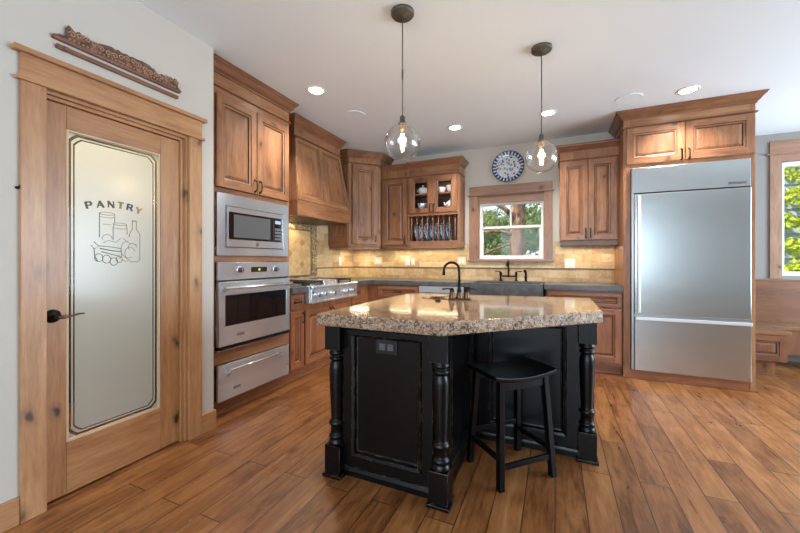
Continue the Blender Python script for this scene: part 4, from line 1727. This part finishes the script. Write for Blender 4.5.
for x in (.09, .47, .85):
    mb.box(x - .018, x + .018, -.042, -.030, .520, .540, CHROME)
mb.build('handle', ff, .004)
MB().box(.024, FWD - .004, -.012, .026, .553, .577, bpy.data.materials['fridge_edge']).build('seal', fr)
MB().box(.022, FWD - .004, -.006, .026, 1.808, 1.817, BLACKPL).build('gap_shadow_strip', fr)
MB().box(.770, .905, -.0214, -.020, 1.842, 1.870, flat('fridge_badge_plate', RGB(170, 172, 174), .25, .9)).build('badge', fr)
text_mesh('Monogram', .024, flat('fridge_badge_text', RGB(52, 52, 54), .4), fr, 'badge_lettering', Matrix.Translation((.842, -.0220, 1.856)) @ FRONT)
MB().box(.778, .786, -.0224, -.0212, 1.848, 1.864, BLACKPL).build('badge_mark', fr)

# ================================================================== WINDOWS
# window over the sink
mb = MB()
mb.box(-1.097, -.977, YB - .022, YB, 1.232, 2.112, WTV)
mb.box(-.124, -.028, YB - .022, YB, 1.232, 2.112, WTV)
mb.box(-1.118, -.008, YB - .034, YB, 2.112, 2.128, WTX)
mb.box(-1.097, -.028, YB - .022, YB, 2.128, 2.238, WTX)
mb.box(-1.112, -.014, YB - .040, YB, 1.208, 1.232, WTX)
struct(mb.build('trim_9', bevel=.002))
mb = MB()
mb.box(WX0, WX0 + .012, YB + .001, YB + .07, WZ0, WZ1, WTV)
mb.box(WX1 - .012, WX1, YB + .001, YB + .07, WZ0, WZ1, WTV)
mb.box(WX0, WX1, YB + .001, YB + .07, WZ1 - .014, WZ1, WTX)
mb.box(WX0 + .012, WX1 - .012, YB + .012, YB + .05, WZ1 - .108, WZ1 - .014, WTX)
mb.box(WX0 + .012, WX1 - .012, YB + .001, YB + .07, WZ0 - .005, WZ0 + .006, WTX)
struct(mb.build('trim_10', bevel=.0015))
win = MB()
a, b_, c, d = WX0 + .012, WX1 - .012, WZ0 + .006, WZ1 - .108
ya, yb = YB + .055, YB + .095
win.box(a, a + .040, ya, yb, c, d, WHITE)
win.box(b_ - .030, b_, ya, yb, c, d, WHITE)
win.box(a + .04, b_ - .03, ya, yb, c, c + .050, WHITE)
win.box(a + .04, b_ - .03, ya, yb, d - .030, d, WHITE)
win.box(a + .02, b_ - .02, ya - .012, yb, 1.655, 1.690, WHITE)
win.box(a + .020, a + .052, ya + .004, yb - .012, c + .03, 1.66, WHITE)
win.box(b_ - .052, b_ - .02, ya + .004, yb - .012, c + .03, 1.66, WHITE)
w1 = struct(win.build('window_1', bevel=.002), 'white sash window over the kitchen sink', 'window')
MB().box((a + b_) / 2 - .011, (a + b_) / 2 + .011, ya + .02, ya + .032, 1.69, d - .03, WHITE).build('muntin', w1)
MB().box(a + .04, b_ - .03, ya + .022, ya + .026, c + .05, d - .03, GLASS).build('glass_pane', w1)
# decorative plate
dp = thing('decorative_plate', 'round blue, white and red painted plate hung above the sink window', 'plate', (-.574, YB - .004, 2.476))
mb = MB()
mb.lathe([(.0001, -.012), (.130, -.012), (.150, -.014), (.190, -.026), (.206, -.034), (.209, -.031), (.200, -.022), (.155, -.004), (.0001, 0)], PLATEM, (0, 0, 0), 56, 'y')
mb.build('plate_face', dp)

# nook window
mb = MB()
mb.box(2.405, 2.515, YN - .022, YN, 1.0, 2.505, WTV)
mb.box(2.375, 4.12, YN - .036, YN, 2.505, 2.522, WTX)
mb.box(2.405, 4.09, YN - .022, YN, 2.522, 2.670, WTX)
mb.box(NX1, 4.06, YN - .022, YN, 1.0, 2.505, WTV)
mb.box(2.515, NX1, YN - .022, YN, 2.42, 2.505, WTX)
struct(mb.build('trim_11', bevel=.002))
mb = MB()
mb.box(NX0, NX0 + .05, YN + .05, YN + .10, NZ0, NZ1, WHITE)
mb.box(NX1 - .05, NX1, YN + .05, YN + .10, NZ0, NZ1, WHITE)
mb.box(NX0 + .05, NX1 - .05, YN + .05, YN + .10, NZ0, NZ0 + .05, WHITE)
mb.box(NX0 + .05, NX1 - .05, YN + .05, YN + .10, NZ1 - .05, NZ1, WHITE)
mb.box(3.21, 3.26, YN + .05, YN + .10, NZ0 + .05, NZ1 - .05, WHITE)
w2 = struct(mb.build('window_2', bevel=.002), 'tall window above the built-in bench of the breakfast nook', 'window')
MB().box(NX0 + .05, NX1 - .05, YN + .07, YN + .074, NZ0 + .05, NZ1 - .05, GLASS).build('glass_pane', w2)

# ---- nook bench
bn = thing('nook_bench', 'built-in wooden corner bench with a panelled end beside the fridge', 'bench', (1.722, 4.95, 0))
MB().box(-.012, .485, 0, .82, .155, .440, NV).build('bench_box', bn, .002)
MB().box(.484, 2.6, .42, .82, .155, .440, NV).build('bench_box', bn, .002)
MB().box(-.012, .405, .035, .82, .002, .155, NV).build('plinth', bn, .002)
MB().box(-.014, .425, .018, .035, .0, .018, NV).build('shoe_moulding', bn, .002)
mb = MB()
mb.prism([(-.012, -.022), (.500, -.022), (.515, .0), (.515, .39), (2.6, .39), (2.6, .82), (-.012, .82)], .440, .478, BENCHTOP)
mb.build('seat', bn, .004)
MB().box(.0, 2.6, .775, .815, .478, .965, NH).build('back_panel', bn, .002)
MB().box(.0, 2.6, .765, .8195, .965, .990, NH).build('cap_rail', bn, .003)
MB().box(.0, .030, .02, .77, .478, .965, NH).build('side_panel', bn, .002)
door_front(bn, .140, .478, .160, .436, stile=.060, y=-.018, mv=NV, mh=NH, name='end_panel')

# ================================================================== ISLAND
isl = thing('kitchen_island', 'black distressed kitchen island base with turned corner legs', 'kitchen island', (0, 0, 0))
YI, XS, YS, XR = 1.712, -.525, 2.432, .205
IZ = .857
mb = MB()
mb.prism([(-1.178, YI), (XS, YI), (XS, YS), (XR, YS), (XR, 3.02), (-1.10, 2.86), (-1.178, 2.80)], 0, IZ, BLACK, [(-.835 + .145 * cos(2 * pi * i / 24), 2.640 + .145 * sin(2 * pi * i / 24)) for i in range(24)])
mb.build('body', isl, .002)


def island_panel(x0, x1, fmap, st=.058):
    """moulded frame around a recessed field"""
    mb = MB()
    z0, z1 = .060, .830
    F = fmap
    rings = [(0, -.0), (0, -.020), (st, -.020), (st + .006, -.030), (st + .020, -.026), (st + .028, -.010), (st + .036, -.008)]

    def ring(i, y):
        return [F(x0 + i, y, z0 + i * 1.05), F(x1 - i, y, z0 + i * 1.05), F(x1 - i, y, z1 - i * .45), F(x0 + i, y, z1 - i * .45)]
    R = [ring(*r) for r in rings]
    for p, q in zip(R, R[1:]):
        for i in range(4):
            j = (i + 1) % 4
            mb.quad(p[i], p[j], q[j], q[i], BLACK)
    mb.quad(*R[-1], BLACK)
    return mb.build('panel', isl)


island_panel(-1.105, -.568, lambda x, y, z: (x, YI + y, z))
island_panel(XS + .055, .125, lambda x, y, z: (x, YS + y, z))
island_panel(YI + .030, YS - .032, lambda x, y, z: (XS - y, x, z))
island_panel(-2.99, -YS - .12, lambda x, y, z: (XR - y, -x, z))
mb = MB()
BP = [(0, 0), (.016, 0), (.016, .030), (.012, .036), (.008, .048), (0, .052)]
mb.sweep([(-1.10, YI), (XS - .05, YI)], 0, BP, BLACK)
mb.sweep([(XS, YI + .03), (XS, YS), (XR - .075, YS)], 0, BP, BLACK)
mb.build('base_moulding', isl)


def island_leg(x, y):
    mb = MB()
    h = .050
    mb.box(x - h, x + h, y - h, y + h, .715, IZ, BLACK)
    mb.box(x - h, x + h, y - h, y + h, .018, .178, BLACK)
    mb.box(x - h - .010, x + h + .010, y - h - .010, y + h + .010, 0, .018, BLACK)
    p = [(.030, .176), (.049, .182), (.046, .196), (.040, .205), (.044, .214), (.047, .222), (.044, .230), (.036, .238), (.036, .278), (.041, .284), (.046, .292), (.046, .300), (.041, .308), (.034, .316),
         (.035, .345), (.0385, .42), (.0415, .50), (.0435, .57), (.0435, .605), (.040, .630), (.033, .646), (.035, .652), (.043, .657), (.045, .664), (.043, .671), (.036, .676), (.036, .682),
         (.044, .687), (.046, .695), (.044, .703), (.040, .708), (.040, .716)]
    mb.lathe(p, BLACK, (x, y, 0), 32)
    return mb.build('leg', isl, .003)


island_leg(-1.146, 1.694)
island_leg(-.526, 1.694)
island_leg(.180, 2.434)
mb = MB()
ox, oz = -.832, .752
mb.box(ox - .064, ox + .064, YI - .017, YI - .008, oz - .039, oz + .039, flat('outlet_plate_black', RGB(34, 36, 37), .22))
oo = mb.build('outlet_plate', isl, .003)
for s in (-1, 1):
    mb = MB()
    mb.box(ox + s * .024 - .017, ox + s * .024 + .017, YI - .0185, YI - .0168, oz - .017, oz + .017, flat('outlet_face', RGB(92, 96, 98), .3) if s < 0 else bpy.data.materials['outlet_face'])
    for k in (-1, 1):
        mb.box(ox + s * .024 - .008, ox + s * .024 + .006, YI - .0192, YI - .0185, oz + k * .007 - .0016, oz + k * .007 + .0016, BLACKPL)
    mb.build('socket', oo, .001)

# granite worktop with a round prep sink cut-out
GT0, GT1 = .858, .926
SKC = (-.835, 2.640)
outl = [(-1.215, 1.595), (-.500, 1.595), (.255, 2.335), (.258, 3.125), (-1.11, 2.925), (-1.205, 2.860)]
hole = [(SKC[0] + .135 * cos(2 * pi * i / 32), SKC[1] + .135 * sin(2 * pi * i / 32)) for i in range(32)]
mb = MB()
mb.prism(outl, GT0, GT1, GRANITE, hole)
tag(mb.build('granite_worktop', bevel=.008), 'thick speckled brown granite slab on top of the black island', 'countertop')
ps = thing('prep_sink', 'small round bronze prep sink set into the island granite', 'sink', (SKC[0], SKC[1], GT1 - .16))
MB().lathe([(.03, .004), (.075, .010), (.112, .045), (.130, .110), (.133, .156), (.1345, .156), (.132, .110), (.114, .043), (.076, .006), (.03, 0)], COPPER, (0, 0, 0), 36).build('bowl', ps)
MB().lathe([(.032, .0042), (.032, .008), (.018, .008)], BRONZE, (0, 0, 0), 20).build('drain', ps)
b = MB().lathe([(.022, 0), (.022, .006), (.016, .010), (.0001, .010)], BRONZE, (0, 0, 0), 18).build('air_switch_button', loc=(-.775, 2.425, GT1))
tag(b, 'small dark round button beside the island faucet', 'button')
fc = thing('prep_faucet', 'dark bronze gooseneck faucet with lever handles on the island', 'faucet', (-.655, 2.575, GT1), RAD(24))
mb = MB()
mb.box(-.082, .082, -.028, .028, 0, .012, COPPER)
for x in (-.055, 0, .055):
    mb.lathe([(.026, .010), (.024, .030), (.018, .055), (.016, .062)], COPPER, (x, 0, 0), 18)
mb.build('base', fc, .003)
mb = MB()
sd = Vector((-.995, -.08)).normalized()
pts = [(0, 0, .055), (0, 0, .20)]
for i in range(1, 11):
    a = pi * i / 10 * 1.02
    r = .058
    pts.append((sd.x * r * (1 - cos(a)), sd.y * r * (1 - cos(a)), .222 + r * sin(a)))
pts.append((sd.x * .118, sd.y * .118, .185))
mb.tube(pts, [.0095] * (len(pts) - 2) + [.010, .0125], BRONZE, 14)
mb.lathe([(.017, .055), (.018, .075), (.013, .085), (.010, .10)], BRONZE, (0, 0, 0), 18)
mb.build('spout', fc)
for s in (-1, 1):
    mb = MB()
    mb.lathe([(.015, .060), (.017, .072), (.012, .084), (.006, .090)], BRONZE, (s * .055, 0, 0), 16)
    mb.tube([(s * .055, 0, .080), (s * .085, -.004, .084), (s * .128, -.008, .080)], [.006, .005, .0065], BRONZE, 10)
    mb.build('lever', fc)

# ---- bar stool
st = thing('saddle_stool', 'black saddle-seat counter stool tucked under the island', 'stool', (-.243, 2.140, 0), RAD(45))
SH = .585
mb = MB()
nx, ny = 14, 8
L_, W_ = .212, .152
top, bot = [], []
for j in range(ny + 1):
    for i in range(nx + 1):
        u, v = -1 + 2 * i / nx, -1 + 2 * j / ny
        z = SH + .024 * u * u - .004 * (1 - v * v) * (1 - u * u) - .003 * v ** 4
        top.append((u * L_, v * W_, z))
        bot.append((u * L_ * .985, v * W_ * .98, z - .030 + .004 * v * v))
n = (nx + 1) * (ny + 1)
fs = []
for j in range(ny):
    for i in range(nx):
        q = j * (nx + 1) + i
        fs.append((q, q + 1, q + nx + 2, q + nx + 1))
        fs.append((n + q, n + q + nx + 1, n + q + nx + 2, n + q + 1))
edge = [i for i in range(nx + 1)] + [(j + 1) * (nx + 1) - 1 for j in range(1, ny + 1)] + [ny * (nx + 1) + i for i in range(nx - 1, -1, -1)] + [j * (nx + 1) for j in range(ny - 1, 0, -1)]
for k in range(len(edge)):
    a, b_ = edge[k], edge[(k + 1) % len(edge)]
    fs.append((a, n + a, n + b_, b_))
mb.add(top + bot, fs, STOOLP)
so = mb.build('seat', st, .006)
bx, by, tx, ty = .178, .148, .150, .112
for sx in (-1, 1):
    for sy in (-1, 1):
        mb = MB()
        h = .017
        zt = SH - .004
        vs = [(sx * bx + dx * h, sy * by + dy * h, 0) for dx, dy in ((-1, -1), (1, -1), (1, 1), (-1, 1))] + [(sx * tx + dx * h, sy * ty + dy * h, zt) for dx, dy in ((-1, -1), (1, -1), (1, 1), (-1, 1))]
        mb.add(vs, [(3, 2, 1, 0), (4, 5, 6, 7), (0, 1, 5, 4), (1, 2, 6, 5), (2, 3, 7, 6), (3, 0, 4, 7)], STOOLP)
        mb.build('leg', st, .003)


def lerp_leg(z):
    k = z / (SH - .004)
    return bx + (tx - bx) * k, by + (ty - by) * k


for sy, z in ((-1, .115), (1, .20)):
    X, Y = lerp_leg(z)
    MB().box(-X + .012, X - .012, sy * Y - .009, sy * Y + .009, z - .014, z + .014, STOOLP).build('stretcher', st, .002)
for sx, z in ((-1, .155), (1, .155)):
    X, Y = lerp_leg(z)
    MB().box(sx * X - .009, sx * X + .009, -Y + .012, Y - .012, z - .014, z + .014, STOOLP).build('stretcher', st, .002)
for sy in (-1, 1):
    X, Y = lerp_leg(SH - .05)
    MB().box(-X + .010, X - .010, sy * Y - .008, sy * Y + .008, SH - .075, SH - .030, STOOLP).build('seat_rail', st, .002)

# ================================================================== CEILING
def pendant(loc, label, zc, coupling):
    t = thing('pendant_light', label, 'pendant light', loc, 0, 'globe pendants over the island')
    R = .112
    zt = zc - loc[2]
    MB().lathe([(.0001, 0), (.072, 0), (.072, -.016), (.066, -.024), (.014, -.026), (.010, -.036)], DARKMETAL, (0, 0, 0), 32).build('canopy', t)
    mb = MB()
    mb.tube([(0, 0, -.03), (0, 0, zt + R + .055)], .0038, DARKMETAL, 8)
    if coupling:
        mb.tube([(0, 0, -.36), (0, 0, -.42)], .0058, DARKMETAL, 8)
    mb.build('rod', t)
    mb = MB()
    mb.lathe([(.006, zt + R + .060), (.016, zt + R + .050), (.018, zt + R + .016), (.026, zt + R + .012), (.027, zt + R + .002), (.020, zt + R - .002), (.018, zt + R - .03), (.014, zt + R - .034)], DARKMETAL, (0, 0, 0), 24)
    mb.build('socket', t)
    mb = MB()
    a0 = .20
    prof = [(R * sin(a0 + (pi - a0) * i / 26), zt + R * cos(a0 + (pi - a0) * i / 26)) for i in range(27)]
    prof[-1] = (.0001, prof[-1][1])
    inn = [(max(.0001, r - .0028 * min(1, r / .03)), zt + (z - zt) * .975) for r, z in prof[::-1]]
    mb.lathe(prof + inn, GLOBE, (0, 0, 0), 48)
    g = mb.build('glass_globe', t)
    mb = MB()
    b0 = zt + R - .034
    mb.lathe([(.012, b0), (.016, b0 - .012), (.020, b0 - .03), (.020, b0 - .115), (.015, b0 - .130), (.0001, b0 - .136)], BULBGLASS, (0, 0, 0), 20)
    bl = mb.build('bulb', t)
    mb = MB()
    for k in range(6):
        a = k * pi / 3
        mb.tube([(.009 * cos(a), .009 * sin(a), b0 - .022), (.010 * cos(a + .3), .010 * sin(a + .3), b0 - .112)], .0020, FILAMENT, 6)
    mb.build('filament', bl)
    light('pendant_glow', 'POINT', (loc[0], loc[1], zc - .02), 5, (1, .78, .52), size=.03)


pendant((-.870, 2.003, CEIL), 'clear glass globe pendant hanging nearest, over the front of the island', 1.954, True)
pendant((-.090, 2.752, CEIL), 'clear glass globe pendant hanging near the sink window', 1.972, False)


def downlight(loc, label):
    t = thing('recessed_light', label, 'ceiling light', loc, 0, 'recessed ceiling lights')
    MB().lathe([(.088, 0), (.088, -.003), (.080, -.006), (.066, -.006), (.064, -.001)], WPLASTIC, (0, 0, 0), 32).build('trim_ring', t)
    MB().lathe([(.0001, -.002), (.064, -.002), (.064, -.001), (.0001, -.001)], LAMP, (0, 0, 0), 32, smooth=False).build('lens', t)
    light('downlight', 'SPOT', (loc[0], loc[1], loc[2] - .02), 72, WARM2, (0, 0, 0), .05, spot=RAD(125), blend=.7)


WARM2 = (1, .97, .93)
downlight((-1.990, 2.605, CEIL), 'recessed ceiling light in front of the tall oven cabinet')
downlight((-1.066, 3.990, CEIL), 'recessed ceiling light between the two pendants, toward the glass cabinet')
downlight((-.067, 3.990, CEIL), 'recessed ceiling light right behind the rod of the pendant near the window')
downlight((1.106, 3.970, CEIL), 'recessed ceiling light in front of the fridge cabinet')


def speaker(loc, label):
    t = thing('ceiling_speaker', label, 'ceiling speaker', loc, 0, 'ceiling speakers')
    MB().lathe([(.112, 0), (.112, -.004), (.105, -.006), (.103, -.003)], CEILP, (0, 0, 0), 40).build('rim_ring', t)
    MB().lathe([(.0001, -.004), (.103, -.004), (.103, -.001), (.0001, -.001)], CEILP, (0, 0, 0), 40, smooth=False).build('grille_cloth', t)


speaker((-1.948, 3.215, CEIL), 'round white ceiling speaker above the range hood side')
speaker((.647, 3.949, CEIL), 'round white ceiling speaker left of the fridge cabinet crown')

# under-cabinet lights, range-hood light
for (x, y, w) in ((-2.10, 4.76, .34), (-1.53, 4.74, .60), (.36, 4.74, .50)):
    light('undercabinet_strip', 'AREA', (x, y, 1.375), 1.5 * w / .5, (1, .80, .52), (0, 0, 0), w, .04)
light('undercabinet_strip', 'AREA', (-2.72, 4.62, 1.375), 2.2, (1, .80, .52), (0, 0, 0), .3, .1)
light('hood_light', 'AREA', (-2.72, 3.40, 1.68), 2.5, (1, .84, .60), (0, 0, 0), .5, .1)
light('glass_cabinet_light', 'AREA', (gcx0 + .52, gy + .16, 1.392 + .950), .5, (1, .88, .7), (0, 0, 0), .08)

# ================================================================== OUTSIDE
shell('terrain', [(-14, 14, 6.1, 24, -.5, -.3)], EARTH)


def leaves(name, parent, clumps, n, size, mat, seed, flat_y=None, stuff=False):
    rg = np.random.default_rng(seed)
    c = np.array([k[:3] for k in clumps])
    r = np.array([k[3:] for k in clumps])
    pick = rg.integers(0, len(clumps), n)
    d = rg.normal(size=(n, 3))
    d /= np.linalg.norm(d, axis=1)[:, None]
    rad = rg.random(n) ** .45
    p = c[pick] + d * r[pick] * rad[:, None]
    a = rg.normal(size=(n, 3))
    a /= np.linalg.norm(a, axis=1)[:, None]
    b = np.cross(a, rg.normal(size=(n, 3)))
    b /= np.linalg.norm(b, axis=1)[:, None]
    s = size * (.6 + .8 * rg.random(n))[:, None]
    v = np.stack([p - a * s, p + b * s * .5, p + a * s, p - b * s * .5], 1).reshape(-1, 3)
    f = np.arange(4 * n).reshape(-1, 4)
    me = bpy.data.meshes.new(name)
    me.from_pydata(v.tolist(), [], f.tolist())
    me.materials.append(mat)
    o = bpy.data.objects.new(name, me)
    COL.objects.link(o)
    if parent:
        o.parent = parent
    if stuff:
        o['kind'] = 'stuff'
    return o


tr = thing('pine_tree', 'big rough-barked tree trunk seen through the sink window', 'tree', (-.80, 8.6, -.3))
mb = MB()
rg = random.Random(5)
mb.tube([(0, 0, 0), (.02, 0, 1), (-.02, 0, 2), (.03, 0, 3), (0, 0, 5)], [.21, .175, .165, .16, .12], BARK, 16)
mb.build('trunk', tr)
for (p, w) in (([(0, -.05, 2.45), (-.30, -.3, 2.75), (-.7, -.5, 2.95)], .07), ([(0, 0, 2.1), (-.4, -.3, 2.2), (-1.1, -.4, 2.15)], .045), ([(.1, 0, 2.9), (.7, -.2, 3.1), (1.4, -.2, 3.0)], .05),
               ([(-.15, -.1, 1.9), (-.5, -.5, 1.75), (-1.3, -.7, 1.3)], .035)):
    MB().tube(p, [w, w * .8, w * .4], BARK, 8).build('branch', tr)
leaves('foliage', tr, [(-.9, .4, 3.3, .5, .3, .25), (1.0, .3, 3.2, .7, .4, .35), (1.3, .2, 2.7, .5, .4, .3), (-1.4, .2, 2.6, .5, .4, .25), (.6, .6, 3.9, .7, .4, .3), (-.5, .5, 2.5, .6, .3, .35), (.5, .5, 2.2, .5, .3, .4), (-1.2, .4, 1.7, .5, .4, .3)], 4200, .05, LEAF, 11)
for i, (x, y, h, w, s, lab, mt) in enumerate([(-2.6, 10.3, 1.2, 1.1, 21, 'bushy green shrub left of the trunk outside the sink window', LEAF), (.55, 10.1, 1.25, 1.2, 22, 'darker green shrub right of the trunk outside the sink window', LEAFD),
                                              (-.9, 11.9, 1.5, 1.6, 23, 'green shrub behind the big trunk outside the sink window', LEAF)]):
    t = thing('garden_shrub', lab, 'shrub', (x, y, -.3), 0, 'shrubs outside the sink window')
    MB().tube([(0, 0, 0), (.05, 0, 1.0), (0, .05, 2.2)], [.05, .04, .02], BARK, 8).build('stem', t)
    rg = random.Random(s)
    cl = [(rg.uniform(-w, w), rg.uniform(-.5, .5), rg.uniform(.7, h + 1.5), rg.uniform(.35, .6), .4, rg.uniform(.25, .45)) for k in range(16)]
    leaves('foliage', t, cl, 8000, .06, mt, s)
bt = thing('far_tree', 'pale leafy tree far behind the sink window', 'tree', (1.2, 15, -.3))
MB().tube([(0, 0, 0), (0, 0, 3), (.2, 0, 6)], [.2, .16, .08], BARK, 10).build('trunk', bt)
leaves('foliage', bt, [(random.Random(k).uniform(-3.4, 2.2), 0, random.Random(k + 50).uniform(1.0, 4.6), .9, .6, .6) for k in range(16)], 6500, .10, LEAF, 31)
fb = thing('fallen_branch', 'pale bare branch slanting outside the lower right of the sink window', 'branch', (-.35, 7.6, -.3))
MB().tube([(-.55, 0, 1.15), (-.1, 0, 1.45), (.35, .05, 1.85)], [.035, .03, .018], flat('pale_branch', RGB(206, 190, 168), .8), 8).tube([(-.55, 0, 1.15), (-.62, .05, .6), (-.6, .1, 0)], [.035, .04, .045], bpy.data.materials['pale_branch'], 8).build('limb', fb)

# neighbour's siding with vines behind the nook window
sd_ = thing('siding_wall', 'grey siding wall outside the breakfast nook window', 'wall', (3.4, 7.6, -.3))
mb = MB()
for k in range(30):
    z = k * .13
    mb.add([(-1.3, 0, z), (2.6, 0, z), (2.6, -.028, z), (-1.3, -.028, z), (-1.3, 0, z + .13), (2.6, 0, z + .13)], [(3, 2, 5, 4), (0, 1, 2, 3)], SIDING)
mb.box(-1.3, 2.6, .001, .06, 0, 3.9, SIDING)
mb.build('siding_boards', sd_, fix=False)
vn = leaves('ivy_leaves', None, [(2.6 + .45 * i + .2 * ((j * 7) % 3), 7.40, .3 + .38 * j, .28, .08, .17) for i in range(5) for j in range(9)], 7000, .045, VINE, 41, stuff=True)
tag(vn, 'bright yellow-green vine leaves over the siding outside the nook window', 'vine', None, 'stuff')
